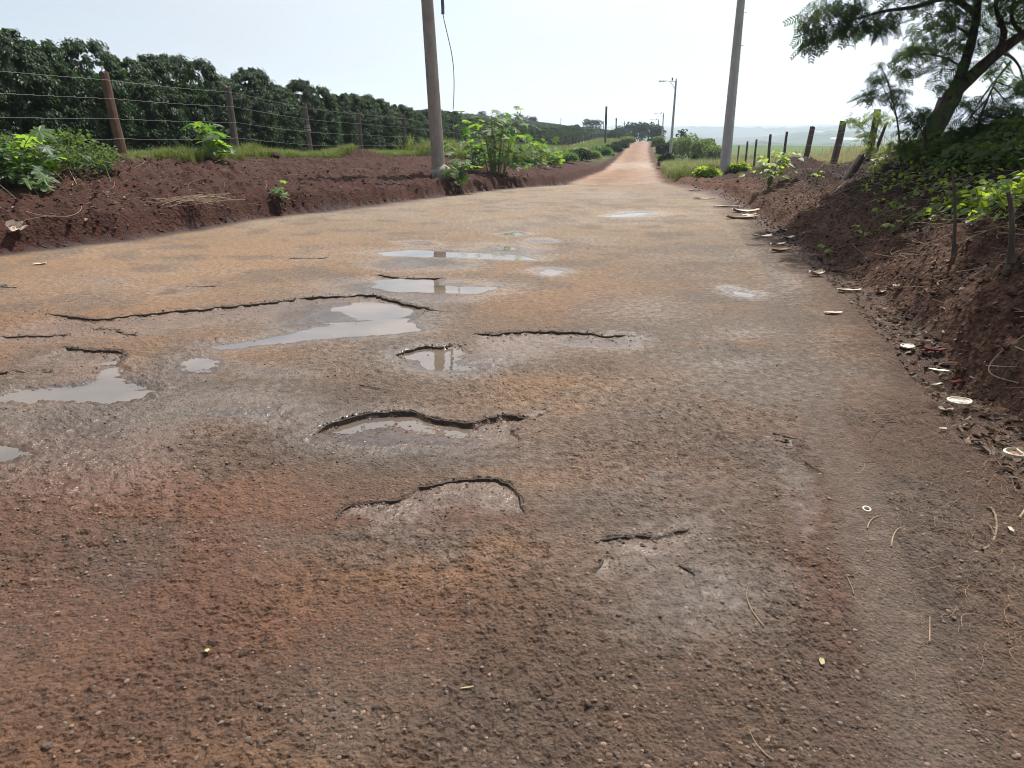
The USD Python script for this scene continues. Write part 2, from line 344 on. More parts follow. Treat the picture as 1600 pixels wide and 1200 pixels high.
def terrain():
    rows = [0.35]
    while rows[-1] < 1.3: rows.append(rows[-1] + .06)
    while rows[-1] < 5200:
        r = rows[-1]; rows.append(r + min(.00085 * r * r, .010 * r) if r < 320 else r * 1.03)
    R = np.array(rows)
    A = np.radians(np.concatenate([np.arange(-180, -46, 4.0), np.linspace(-46, -40, 12)[:-1], np.linspace(-40, 40, 660), np.linspace(40, 46, 12)[1:], np.arange(50, 180, 4.0)]))
    a, r = np.meshgrid(A, R)
    # rays pass through one spot; bend every row a little so that the rows do not show as rings
    x, y = (r * np.sin(a)), (r * np.cos(a))
    sh = x.shape; x, y = x.ravel(), y.ravel()
    z = H(x, y)
    xl, xr, fl, fr = XL(y), XR(y), FL(y), FR(y)
    dist = np.hypot(x, y)
    dl, dr = xl - x, x - xr
    road = (dl < 0) & (dr < 0)
    asph = road & (y < 28.0 + (n2(x, y, 1.2, 61, 2) - .5) * 5)
    rough = sstep(.35, -.1, np.maximum(dl, dr)) * sstep(60, 20, dist)
    g = np.nonzero((dist < 60) & (np.maximum(dl, dr) < .6))[0]
    rel = np.zeros_like(x); floor = np.zeros_like(x); pud = np.full_like(x, 9.0)
    rel[g], floor[g], pud[g] = relief(x[g], y[g], rough[g])
    z = z + rel
    # rough crumbly earth
    gi = np.nonzero((np.maximum(dl, dr) > -.3) & (dist < 90))[0]
    z[gi] += earth(x[gi], y[gi])
    # tree canopy on the ridges
    fi = np.nonzero(dist > 700)[0]
    z[fi] += (n2(x[fi], y[fi], 26, 81, 2)) * 15 * sstep(.42, .58, n2(x[fi], y[fi], 260, 82, 2))

    # ---- colour of the ground, with near-to-far backlit shading put in
    col = np.zeros((len(x), 3)); wet = np.zeros(len(x))
    u, v = to_px(x, np.maximum(y, .3), 0.0)
    wx = (n2(x, y, .8, 91, 3) - .5) * 2; wy = (n2(x, y, .8, 92, 3) - .5) * 2
    k = 1 / np.maximum(dist, 1)
    u = u + wx * 420 * k ; v = v + wy * 330 * k * np.minimum(1, 4 * k)
    u = u + (n2(x, y, .13, 191, 2) - .5) * 190 * k; v = v + (n2(x, y, .13, 192, 2) - .5) * 110 * k
    tan, orange = np.array((.27, .18, .105)), np.array((.235, .122, .064))
    grey, dark, red, sand = np.array((.155, .150, .148)), np.array((.085, .072, .064)), np.array((.135, .066, .046)), np.array((.27, .225, .168))
    c = np.tile((.135, .094, .066), (len(x), 1))
    def blob(cc, cu, cv, su, sv, amt, pw=2.0):
        nonlocal c
        m = amt * np.exp(-(((u - cu) / su) ** 2 + ((v - cv) / sv) ** 2) ** (pw / 2))[:, None]
        c = c * (1 - m) + cc * m
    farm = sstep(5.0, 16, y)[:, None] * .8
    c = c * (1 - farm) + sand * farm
    for bb in [(tan, 150, 450, 330, 75, .75), (orange, 60, 520, 240, 60, .5), (tan, 420, 400, 300, 45, .6), (tan, 880, 450, 200, 40, .5), (orange, 830, 470, 120, 35, .25),
               (grey, 130, 690, 230, 110, .85), (grey, 140, 440, 70, 14, .5), (grey, 330, 630, 120, 40, .6), (grey, 420, 650, 120, 40, .6), (grey, 540, 500, 170, 45, .7),
               (tan, 880, 610, 170, 35, .75), (tan, 850, 715, 150, 28, .75), (orange, 990, 720, 110, 30, .4), (tan, 380, 555, 140, 25, .4),
               (grey, 1130, 560, 190, 100, .65), (grey, 690, 560, 130, 40, .5), (grey, 650, 680, 220, 35, .6), (grey, 1000, 760, 220, 60, .45),
               (tan, 690, 900, 230, 45, .7), (orange, 480, 960, 150, 40, .45), (orange, 330, 740, 160, 60, .4), (orange, 220, 820, 260, 90, .6), (red, 200, 930, 380, 200, .6), (red, 700, 1010, 60, 70, .35),
               (grey, 1080, 920, 190, 100, .8), (grey, 640, 850, 300, 18, .6), (dark, 1000, 1120, 260, 110, .5), (grey, 560, 1130, 140, 60, .4), (tan, 420, 1170, 120, 40, .4), (orange, 120, 1180, 160, 50, .4),
               (red, 1340, 1000, 60, 400, .6, 3.0), (dark, 1480, 900, 110, 320, .65), (red, 1290, 760, 40, 120, .4), (dark, 1400, 640, 90, 70, .4), (tan, 1330, 560, 60, 60, .25),
               (np.array((.15, .06, .045)), 680, 800, 140, 32, .45)]:
        blob(*bb)
    mot = n2(x, y, .33, 93, 3)[:, None]
    m2 = sstep(.5, .7, mot) * .35 * (.45 + .55 * sstep(3, 8, y)[:, None]); c = c * (1 - m2) + (orange * .95) * m2 * .6 + tan * m2 * .4
    m3 = sstep(.52, .36, n2(x, y, .5, 94, 3))[:, None] * .55; c = c * (1 - m3) + dark * 1.25 * m3
    nearm = sstep(6.5, 2.2, y)[:, None]; c = c * (1 - nearm * .34 * np.array((.7, .95, 1.1))[None])  # near road darkened in its colour, imitating backlit shading
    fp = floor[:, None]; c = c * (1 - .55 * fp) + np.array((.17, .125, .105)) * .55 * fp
    c = c * (.76 + .48 * n2(x, y, .03, 95)[:, None]) * (.85 + .3 * n2(x, y, 1.7, 96, 2)[:, None])
    wet = np.maximum(wet, .85 * np.exp(-np.maximum(pud, 0) / .16))
    wet = np.maximum(wet, wetmap(x, y))
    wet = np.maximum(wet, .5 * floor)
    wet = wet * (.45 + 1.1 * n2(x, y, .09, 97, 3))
    wet = np.maximum(wet, .04 + .17 * sstep(.42, .66, n2(x, y, 1.3, 98, 3))) * sstep(1.0, .0, np.maximum(dl, dr)) * sstep(45, 25, dist)
    # dirt road
    dm = sstep(-3.5, 3.0, y - 29.0 + (n2(x, y, 1.6, 98, 3) - .5) * 16 + (x - (xl + xr) / 2) * 1.1)[:, None]
    lane = np.sin(((x - (xl + xr) / 2)) * 2.6 + (n2(x, y, 3, 99) - .5) * 3)[:, None]
    tk = track(x, y)[:, None] * .75; c = c * (1 - tk) + np.array((.118, .092, .078)) * (.9 + .2 * n2(x, y, .2, 46, 2)[:, None]) * tk
    dcol = np.array((.225, .145, .100)) * (.85 + .3 * n2(x / 1.0, y / 6, .6, 100, 3)[:, None]) * (1 + .1 * lane)
    pale = sstep(.3, 1.6, (x - (xl + xr) / 2))[:, None] * .55
    dcol = dcol * (1 - pale) + np.array((.27, .22, .18)) * pale
    pl2 = np.exp(-((y - 66) / 7) ** 2)[:, None] * .5; dcol = dcol * (1 - pl2) + np.array((.36, .30, .25)) * pl2
    c = c * (1 - dm) + dcol * dm; wet *= (1 - dm[:, 0])
    # earth at the sides
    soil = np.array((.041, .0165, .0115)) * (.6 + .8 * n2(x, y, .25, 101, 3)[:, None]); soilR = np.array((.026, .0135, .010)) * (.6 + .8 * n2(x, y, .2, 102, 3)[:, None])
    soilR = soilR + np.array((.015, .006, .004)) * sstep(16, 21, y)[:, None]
    s = sstep(-.55, -.05, dl + (n2(x, y, .4, 103, 2) - .5) * .5)[:, None]; c = c * (1 - s) + soil * s
    ed = .62 + .0 * y
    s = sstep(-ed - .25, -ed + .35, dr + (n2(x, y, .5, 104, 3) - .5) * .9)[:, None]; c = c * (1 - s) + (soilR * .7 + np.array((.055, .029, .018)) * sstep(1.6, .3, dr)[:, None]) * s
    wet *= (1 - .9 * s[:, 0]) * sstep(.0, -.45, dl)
    # fields
    gl = np.array((.135, .17, .045)) * (.7 + .6 * n2(x, y, .7, 105, 3)[:, None]); s = sstep(-.5, .5, fl - x - .2 + (n2(x, y, 1.0, 106, 2) - .5) * 1.6)[:, None]; c = c * (1 - s) + gl * s
    gl2 = np.array((.075, .10, .035)) * (.7 + .6 * n2(x, y, 3, 107, 3)[:, None]); s = sstep(6, 10, fl - x)[:, None]; c = c * (1 - s) + gl2 * s
    gr = np.array((.16, .17, .06)) * (.7 + .6 * n2(x, y, .9, 108, 3)[:, None]); s = (sstep(-.2, .8, x - fr) * sstep(9, 14, y))[:, None]; c = c * (1 - s) + gr * s
    s = (sstep(0, 8, x - fr) * sstep(75, 100, y))[:, None]; c = c * (1 - s) + np.array((.045, .095, .03)) * s * (.8 + .4 * n2(x, y, 6, 109, 2)[:, None])
    s = (sstep(-1.5, -.2, np.maximum(dl, dr)) * sstep(50, 80, y))[:, None] * sstep(0, .5, np.maximum(dl, dr))[:, None] * .7; c = c * (1 - s) + np.array((.07, .10, .03)) * s
    # hills
    hn = n2(x, y, 260, 82, 2)[:, None]; fieldc = np.where(n2(x, y, 330, 111)[:, None] > .5, np.array((.048, .070, .05)), np.array((.066, .078, .056)))
    hc = fieldc * (1 - sstep(.42, .5, hn)) + np.array((.035, .06, .025)) * sstep(.42, .5, hn)
    s = sstep(500, 700, dist)[:, None]; c = c * (1 - s) + hc * s
    V = np.stack([x, y, z], 1); nr, na = sh
    i = np.arange(nr * na).reshape(sh)
    j = np.roll(i, -1, 1)
    q = np.stack([i[:-1], j[:-1], j[1:], i[1:]], -1).reshape(-1, 4)
    q = q[:, ::-1]
    F = np.vstack([q[:, [0, 1, 2]], q[:, [0, 2, 3]]])
    # normals over the whole sheet
    N = np.zeros_like(V); fc = np.cross(V[F[:, 1]] - V[F[:, 0]], V[F[:, 2]] - V[F[:, 0]])
    for t in range(3): np.add.at(N, F[:, t], fc)
    if N[:, 2].sum() < 0: F = F[:, ::-1]; N = -N
    N /= np.linalg.norm(N, axis=1, keepdims=True) + 1e-20
    # regions
    left, right = dl > 0, dr > 0
    reg = np.zeros(len(x), int)                                  # 0 asphalt
    reg[road & ~asph] = 1                                        # dirt road
    reg[left] = 2; reg[right] = 3
    reg[left & (x < fl - .2)] = 4; reg[right & (x > fr + .2) & (y > 9)] = 5
    reg[dist > 520] = 6
    fr_ = np.median(reg[F], axis=1).astype(int)
    out = [('asphalt_road', 'road_look', 'worn asphalt road with potholes, puddles and a film of red mud'), ('dirt_road', 'dirt_look', 'unpaved orange earth road running on to the crest'),
           ('left_earth_bank', 'earth_look', 'bare red earth bank along the left side of the road'), ('right_earth_bank', 'earth_look', 'dark earth bank littered with dead leaves on the right side of the road'),
           ('coffee_field_ground', 'field_look', 'grassy ground under the coffee rows'), ('pasture_ground', 'field_look', 'pasture ground beyond the right fence'), ('hills', 'hill_look', 'hazy wooded hills beyond the valley')]
    for n, (name, mat, lab) in enumerate(out):
        f = F[fr_ == n]
        if not len(f): continue
        ids, inv = np.unique(f, return_inverse=True); f = inv.reshape(-1, 3)
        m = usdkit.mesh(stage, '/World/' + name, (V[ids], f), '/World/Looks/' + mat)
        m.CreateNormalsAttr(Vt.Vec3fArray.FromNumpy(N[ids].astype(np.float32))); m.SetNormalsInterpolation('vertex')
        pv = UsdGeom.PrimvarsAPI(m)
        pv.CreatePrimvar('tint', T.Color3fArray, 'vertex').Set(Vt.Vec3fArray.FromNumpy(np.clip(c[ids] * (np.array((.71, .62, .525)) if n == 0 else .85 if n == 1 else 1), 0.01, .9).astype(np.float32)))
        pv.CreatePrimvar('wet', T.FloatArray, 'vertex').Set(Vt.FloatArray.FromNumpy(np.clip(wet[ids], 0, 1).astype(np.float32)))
        tag(m, lab, kind='structure')

# ------------------------------------------------------------------ materials
def M(name, nodes, links, surface, volume=None): return usdkit.material(stage, '/World/Looks/' + name, nodes, links, surface=surface, volume=volume)
def ground_mat(name, scales, bumps, rough_dry, spec=.5, speck=None, wetmin=.16, contrast=.5):
    n = {'geo': ('geometry', {}), 'tint': ('attribute', {'attribute': 'tint'}), 'wet': ('attribute', {'attribute': 'wet'}),
         'n1': ('noise_texture', {'scale': scales[0], 'detail': 4.0, 'roughness': .65}), 'n2': ('noise_texture', {'scale': scales[1], 'detail': 3.0, 'roughness': .6}),
         'v': ('voronoi_texture', {'scale': scales[2], 'feature': 'f1'}),
         'm1': ('map_range', {'from_min': .3, 'from_max': .7, 'to_min': 1 - contrast * .6, 'to_max': 1 + contrast * .6, 'clamp': True}),
         'm2': ('map_range', {'from_min': .3, 'from_max': .7, 'to_min': 1 - contrast * .5, 'to_max': 1 + contrast * .5, 'clamp': True}),
         'mul': ('math', {'math_type': 'multiply'}), 'vm': ('vector_math', {'math_type': 'scale'}),
         'wn': ('math', {'math_type': 'multiply_add', 'value2': .8, 'value3': -.4}), 'wa': ('math', {'math_type': 'add', 'use_clamp': True}), 'wg': ('math', {'math_type': 'multiply'}),
         'dk': ('map_range', {'from_min': 0., 'from_max': 1., 'to_min': 1.0, 'to_max': .62, 'clamp': True}), 'vd': ('vector_math', {'math_type': 'scale'}),
         'rr': ('map_range', {'from_min': 0.1, 'from_max': .75, 'to_min': rough_dry, 'to_max': wetmin, 'clamp': True}),
         'h1': ('math', {'math_type': 'multiply_add', 'value2': .6, 'value3': 0.0}), 'hv': ('math', {'math_type': 'multiply_add', 'value2': -.5}),
         'b': ('bump', {'strength': bumps[0], 'distance': bumps[1]}), 'bs': ('map_range', {'from_min': .15, 'from_max': .8, 'to_min': bumps[0], 'to_max': bumps[0] * .14, 'clamp': True}),
         'sn': ('noise_texture', {'scale': scales[0] * .9, 'detail': 3.0, 'roughness': .5}), 'sr': ('map_range', {'range_type': 'smoothstep', 'from_min': .56, 'from_max': .68, 'to_min': 1.0, 'to_max': speck or 1.0, 'clamp': True}), 'sm': ('math', {'math_type': 'multiply'}),
         'p': ('principled_bsdf', {'specular_ior_level': spec})}
    l = [('geo.position', 'sn.vector'), ('sn.fac', 'sr.value'), ('mul.value', 'sm.value1'), ('sr.result', 'sm.value2'), ('sm.value', 'vm.scale'),
         ('geo.position', 'n1.vector'), ('geo.position', 'n2.vector'), ('geo.position', 'v.vector'), ('n1.fac', 'm1.value'), ('n2.fac', 'm2.value'), ('m1.result', 'mul.value1'), ('m2.result', 'mul.value2'),
         ('tint.color', 'vm.vector1'), ('n2.fac', 'wn.value1'), ('wet.fac', 'wg.value1'), ('wn.value', 'wa.value1'), ('wet.fac', 'wa.value2'),
         ('wa.value', 'dk.value'), ('vm.vector', 'vd.vector1'), ('dk.result', 'vd.scale'), ('wa.value', 'rr.value'), ('vd.vector', 'p.base_color'), ('rr.result', 'p.roughness'),
         ('n1.fac', 'h1.value1'), ('v.distance', 'hv.value1'), ('h1.value', 'hv.value3'), ('hv.value', 'b.height'), ('wa.value', 'bs.value'), ('bs.result', 'b.strength'), ('b.normal', 'p.normal')]
    del n['wg']; l = [x for x in l if 'wg.' not in x[1]]
    return M(name, n, l, 'p.BSDF')
ground_mat("road_look", (95, 18, 62), (1.0, .022), .85, spec=.42, wetmin=.13, speck=.4, contrast=.6)
ground_mat('dirt_look', (7, 1.5, 5), (.8, .08), .95, spec=.12, contrast=.55)
ground_mat('earth_look', (30, 8, 20), (.9, .05), .95, spec=.15, contrast=.8, speck=.55)
ground_mat('field_look', (14, 2.5, 9), (.6, .05), .95, spec=.2, contrast=.6)
ground_mat('hill_look', (.05, .012, .06), (.5, 4), .95, spec=.1, contrast=.5)

def simple(name, col, rough=.8, var=.35, scale=8, bump=.3, bd=.01, spec=.4, metallic=0, stretch=None, rnd=.0):
    n = {'tc': ('texture_coordinate', {}), 'mp': ('mapping', {'mapping_type': 'point', 'scale': stretch or (1, 1, 1)}), 'n': ('noise_texture', {'scale': scale, 'detail': 5., 'roughness': .65}),
         'r': ('map_range', {'from_min': .3, 'from_max': .7, 'to_min': 1 - var, 'to_max': 1 + var, 'clamp': True}), 'oi': ('object_info', {}),
         'ro': ('map_range', {'from_min': 0., 'from_max': 1., 'to_min': 1 - rnd, 'to_max': 1 + rnd, 'clamp': True}), 'mm': ('math', {'math_type': 'multiply'}),
         'vm': ('vector_math', {'math_type': 'scale', 'vector1': col}), 'b': ('bump', {'strength': bump, 'distance': bd}), 'p': ('principled_bsdf', {'roughness': rough, 'specular_ior_level': spec, 'metallic': metallic})}
    l = [('tc.object', 'mp.vector'), ('mp.vector', 'n.vector'), ('n.fac', 'r.value'), ('oi.random', 'ro.value'), ('r.result', 'mm.value1'), ('ro.result', 'mm.value2'), ('mm.value', 'vm.scale'), ('vm.vector', 'p.base_color'), ('n.fac', 'b.height'), ('b.normal', 'p.normal')]
    return M(name, n, l, 'p.BSDF')
def leafmat(name, col, trans, rough=.45, tf=.35, var=.4, spec=.5, rnd=.15):
    n = {'geo': ('geometry', {}), 'oi': ('object_info', {}), 'r': ('map_range', {'from_min': 0., 'from_max': 1., 'to_min': 1 - var, 'to_max': 1 + var}), 'ro': ('map_range', {'from_min': 0., 'from_max': 1., 'to_min': 1 - rnd, 'to_max': 1 + rnd}),
         'mm': ('math', {'math_type': 'multiply'}), 'v1': ('vector_math', {'math_type': 'scale', 'vector1': col}), 'v2': ('vector_math', {'math_type': 'scale', 'vector1': trans}),
         'p': ('principled_bsdf', {'roughness': rough, 'specular_ior_level': spec}), 't': ('translucent_bsdf', {}), 'mx': ('mix_closure', {'fac': tf})}
    l = [('geo.random_per_island', 'r.value'), ('oi.random', 'ro.value'), ('r.result', 'mm.value1'), ('ro.result', 'mm.value2'), ('mm.value', 'v1.scale'), ('mm.value', 'v2.scale'), ('v1.vector', 'p.base_color'), ('v2.vector', 't.color'), ('p.BSDF', 'mx.closure1'), ('t.BSDF', 'mx.closure2')]
    return M(name, n, l, 'mx.closure')
leafmat('coffee_leaf', (.040, .082, .028), (.09, .19, .04), .5, .28, .45, .22)
leafmat('castor_leaf', (.075, .15, .035), (.36, .58, .05), .5, .48, .25, .3)
leafmat('castor_leaf_dark', (.045, .10, .028), (.20, .42, .05), .48, .42, .3, .3)
leafmat('creeper_leaf', (.065, .125, .03), (.26, .42, .05), .55, .4, .45, .25)
leafmat('bright_leaf', (.12, .21, .035), (.50, .66, .05), .5, .5, .25)
leafmat('feather_leaf', (.055, .105, .035), (.22, .40, .07), .6, .45, .45, .2)
leafmat('feather_bright', (.12, .20, .04), (.36, .48, .07), .55, .5, .3)
leafmat('far_leaf', (.040, .075, .025), (.08, .15, .03), .7, .25, .5, .2)
leafmat('shrub_leaf', (.15, .21, .06), (.36, .50, .10), .7, .4, .4, .2)
leafmat('grass_leaf', (.13, .18, .045), (.30, .38, .07), .6, .45, .45)
leafmat('dry_grass', (.34, .31, .15), (.55, .50, .24), .7, .4, .35)
leafmat('dead_leaf', (.30, .20, .125), (.18, .09, .04), .7, .15, .6, rnd=.5)
leafmat('dead_leaf_dark', (.085, .048, .032), (.06, .03, .02), .7, .1, .5, rnd=.5)
simple('concrete', (.20, .175, .155), .9, .25, 5, .35, .006, .25, stretch=(1, 1, .35))
simple('concrete_pale', (.28, .275, .27), .9, .2, 5, .3, .006, .25, stretch=(1, 1, .3))
simple('post_wood', (.075, .058, .05), .92, .5, 9, .7, .012, .2, stretch=(3, 3, .3))
simple('post_brown', (.10, .060, .038), .85, .45, 9, .6, .01, .25, stretch=(3, 3, .3))
simple('post_grey', (.085, .07, .06), .9, .45, 9, .6, .012, .2, stretch=(3, 3, .3))
simple('bark', (.07, .055, .045), .95, .5, 7, .9, .02, .15, stretch=(2, 2, .5))
simple('stem_green', (.12, .15, .06), .7, .3, 9, .2)
simple('twig', (.17, .12, .085), .9, .45, 20, .4, .004, .2, rnd=.4)
simple('twig_pale', (.24, .18, .125), .9, .3, 20, .3, .004, .2, rnd=.2)
simple('straw', (.21, .13, .08), .85, .4, 20, .1, .002, .3, rnd=.5)
simple('wire', (.30, .29, .28), .6, .25, 4, .1, .002, .4)
simple('cable_black', (.03, .03, .035), .5, .3, 8, .1)
simple('cable_blue', (.05, .07, .13), .5, .3, 8, .1)
simple('steel', (.35, .36, .37), .5, .2, 6, .1, metallic=.6)
simple('clod', (.055, .027, .020), .95, .5, 20, .8, .02, .15, rnd=.35)
simple('stone_dark', (.10, .075, .06), .85, .5, 40, .5, .004, .3, rnd=.5)
simple('stone_pale', (.17, .12, .09), .85, .35, 40, .5, .004, .3, rnd=.35)
simple('asphalt_edge', (.055, .045, .038), .95, .4, 60, .6, .006, .1)
simple('plastic_white', (.50, .47, .41), .4, .14, 12, .1, .002)
simple('plastic_cream', (.46, .41, .31), .55, .4, 25, .3, .003)
simple('plastic_red', (.16, .026, .024), .4, .3, 20, .1, .002)
simple('paper', (.44, .37, .30), .85, .2, 15, .3, .004, .2)
simple('paper_dirty', (.26, .19, .14), .9, .35, 15, .3, .004, .2)
simple('brown_inside', (.22, .12, .075), .8, .3, 15, .2, .003)
simple('leaf_yellow', (.26, .22, .11), .7, .25, 30, .2, .002)
simple('petal', (.38, .31, .13), .6, .15, 30, .2, .002)
simple('car_paint', (.75, .76, .78), .25, .04, 3, .0, .001, .5)
simple('car_glass', (.03, .035, .04), .1, .1, 3, .0, .001, .5)
simple('rubber', (.02, .02, .02), .9, .2, 8, .2)
simple('house_wall', (.62, .58, .52), .9, .1, .5, .1)
simple('house_roof', (.34, .17, .11), .9, .2, .8, .1)
simple('tyre_dark', (.03, .03, .032), .9, .2, 12, .3)
M('muddy_water', {'geo': ('geometry', {}), 'n': ('noise_texture', {'scale': 1.6, 'detail': 2.}), 'r': ('rgb_ramp', {'ramp': [(.35, (.075, .062, .052)), (.65, (.145, .108, .082))]}),
                  'nb': ('noise_texture', {'scale': 9., 'detail': 2.}), 'b': ('bump', {'strength': .06, 'distance': .01}), 'p': ('principled_bsdf', {'roughness': .015, 'ior': 1.7, 'specular_ior_level': .5})},
  [('geo.position', 'n.vector'), ('n.fac', 'r.fac'), ('r.color', 'p.base_color'), ('geo.position', 'nb.vector'), ('nb.fac', 'b.height'), ('b.normal', 'p.normal')], 'p.BSDF')
M('haze_air', {'v': ('principled_volume', {'color': (.74, .86, 1.0), 'density': .00031, 'anisotropy': .4})}, [], None, 'v.volume')

terrain()
ROAD = stage.GetPrimAtPath('/World/asphalt_road')
def broken_edges():
    for n, (line, depth, L) in enumerate(LEDGES):
        ls = shapely.LineString(line); m = max(8, int(ls.length / .018)); t = np.linspace(0, 1, m)
        q = np.array([ls.interpolate(a, normalized=True).coords[0] for a in t])
        from scipy.ndimage import gaussian_filter1d
        q = gaussian_filter1d(q, 2.0, axis=0, mode='nearest')
        tg = np.gradient(q, axis=0); tg /= np.linalg.norm(tg, axis=1, keepdims=True) + 1e-9; nr = np.stack([-tg[:, 1], tg[:, 0]], 1)      # towards the high side
        dist = np.hypot(q[:, 0], q[:, 1]); jag = (n2(q[:, 0], q[:, 1], .07, 600 + n, 2) - .5) * (.022 + .007 * dist) + (n2(q[:, 0], q[:, 1], .025, 700 + n) - .5) * (.012 + .003 * dist); w = np.clip(.0007 * dist ** 2, .005, .05)
        tap = sstep(0, .10, t) * sstep(1, .90, t) * (.25 + 1.15 * n2(q[:, 0], q[:, 1], .16, 800 + n, 2)) * np.clip(1.15 - .045 * dist, .6, 1)
        edge_ = q + nr * (jag - w * .5 - .004)[:, None]
        hi = q + nr * (w * .6 + .05)[:, None]; zh = relief(hi[:, 0].copy(), hi[:, 1].copy(), np.ones(m))[0]
        low = q - nr * (w * .6 + .03)[:, None]; zl = relief(low[:, 0].copy(), low[:, 1].copy(), np.ones(m))[0]
        top = np.minimum(zh + .001, zl + depth * 1.1 * tap + .001) ; back = edge_ + nr * (w * .8 + .016)[:, None]
        bot = np.minimum(zl, top) - .012
        V = np.vstack([np.column_stack([back, top - .012]), np.column_stack([edge_ + nr * .008, top]), np.column_stack([edge_, top - .002]), np.column_stack([edge_ + nr * .004, bot])])
        i = np.arange(m - 1); F = []
        for k in range(3): F += [np.stack([k*m+i, k*m+i+1, (k+1)*m+i+1], 1)[:, ::-1], np.stack([k*m+i, (k+1)*m+i+1, (k+1)*m+i], 1)[:, ::-1]]
        obj('broken_edge', (V, np.vstack(F)), 'asphalt_edge', ROAD)
broken_edges()
PUDDLE_LABEL = {'o': 'thin gritty water film between the longest broken edge and the long thin puddle', 'a': 'large pinkish puddle under the curled asphalt edge at the left of the road', 'b': 'small round puddle right of the large left puddle', 'c': 'muddy puddle cut off by the left edge of the photo',
 'd': 'long thin puddle below the longest broken asphalt edge', 'e': 'pale puddle on wet gravel beyond the longest broken edge', 'f': 'long flat puddle, farthest wide one across the road middle', 'g': 'small puddle just above the right end of the long flat one',
 'h': 'tiny farthest puddle of the middle group', 'i': 'small oval puddle right of the wet gravel patch', 'j': 'bright white puddle alone near the end of the asphalt', 'k': 'puddle in the small pothole in the middle of the road', 'l': 'puddle in the deep pothole with the long black rim',
 'm': 'glinting puddle near the right edge of the asphalt', 'n': 'shallow water at the right of the middle pothole'}
for key, poly, wz, dp in PUDDLES:
    pg = poly.buffer(.3 if key == 'l' else .16)
    bq = np.array(poly.exterior.segmentize(.04).coords); bz = relief(bq[:, 0].copy(), bq[:, 1].copy(), np.ones(len(bq)))[0]
    wz = float(np.percentile(bz, {'o': 24, 'l': 25, 'n': 35}.get(key, 45))) + .002
    v, f = trimesh.creation.triangulate_polygon(pg, engine='earcut')
    p = obj('puddle', (np.column_stack([v, np.full(len(v), wz)]), f), 'muddy_water'); tag(p, PUDDLE_LABEL[key], kind='structure')
hz = trimesh.creation.box([11600, 11600, 260]); hz.apply_translation([0, 0, 60])
tag(obj('haze', hz, 'haze_air'), 'thin pale haze over the whole country', kind='stuff')

# ------------------------------------------------------------------ leaf shapes
def leaf_oval(w=.42, fold=.10, droop=.18):
    x = np.array([0, .3, .3, .3, .7, .7, .7, 1.0]); y = np.array([0, -w/2, 0, w/2, -w/2*.85, 0, w/2*.85, 0])
    z = np.array([0, fold, 0, fold, fold - droop*.5, -droop*.5, fold - droop*.5, -droop])
    f = [[0,1,2],[0,2,3],[1,4,5],[1,5,2],[2,5,6],[2,6,3],[4,7,5],[5,7,6]]
    return np.stack([x, y, z], 1), np.array(f)
def leaf_quad(w=.5, droop=.15):
    return np.array([[0,0,0],[.45,-w/2,.06],[1,0,-droop],[.45,w/2,.06]], float), np.array([[0,1,2],[0,2,3]])
def leaf_castor(n=8, seed=0, cup=.12):
    r = np.random.default_rng(seed); out = []
    ang = np.linspace(-2.75, 2.75, n)
    L = 1.0 - .42 * (np.abs(ang) / 2.75) ** 1.5
    for k, (a, l) in enumerate(zip(ang, L)):
        half = 5.5 / (n - 1) / 2
        l *= r.uniform(.92, 1.06)
        for (da, rr) in ((-.62 * half, .70), (-.3 * half, .86), (0, 1.0), (.3 * half, .86), (.62 * half, .70)):
            out.append((a + da, l * rr))
        if k < n - 1: out.append((a + half, .40 * (l + L[k + 1]) / 2 + .06))
    a, rad = np.array(out).T
    v = np.stack([rad * np.cos(a), rad * np.sin(a), -cup * rad ** 2 + .05 * np.cos(a * n * 1.14) * rad], 1)
    v = np.vstack([[0, 0, 0], v]); m = len(v) - 1
    f = [[0, i, i + 1] for i in range(1, m)]
    return v, np.array(f)
def leaf_feather(pairs=6):
    """a twice-divided leaf: a stalk with pairs of narrow strips"""
    V, F = [], []
    def strip(p, d, l, w):
        d = d / np.linalg.norm(d); s = np.cross(d, [0, 0, 1]); s /= np.linalg.norm(s); n = len(V)
        V.extend([p - s * w * .35, p + s * w * .35, p + d * l * .6 + s * w - [0, 0, .02], p + d * l * .6 - s * w - [0, 0, .02], p + d * l - [0, 0, .07 * l / .4]])
        F.extend([[n, n+1, n+2], [n, n+2, n+3], [n+3, n+2, n+4]])
    for k in range(pairs):
        t = .16 + .8 * k / (pairs - 1); p = np.array([t, 0, -.18 * t * t]); l = .36 * (1 - .35 * abs(t - .5) * 2)
        for s in (-1, 1): strip(p, np.array([.62, s, -.10]), l, .05)
    n = len(V); V.extend([np.array([0, -.006, 0]), np.array([0, .006, 0]), np.array([1, 0, -.18])]); F.append([n, n+1, n+2])
    return np.array(V), np.array(F)

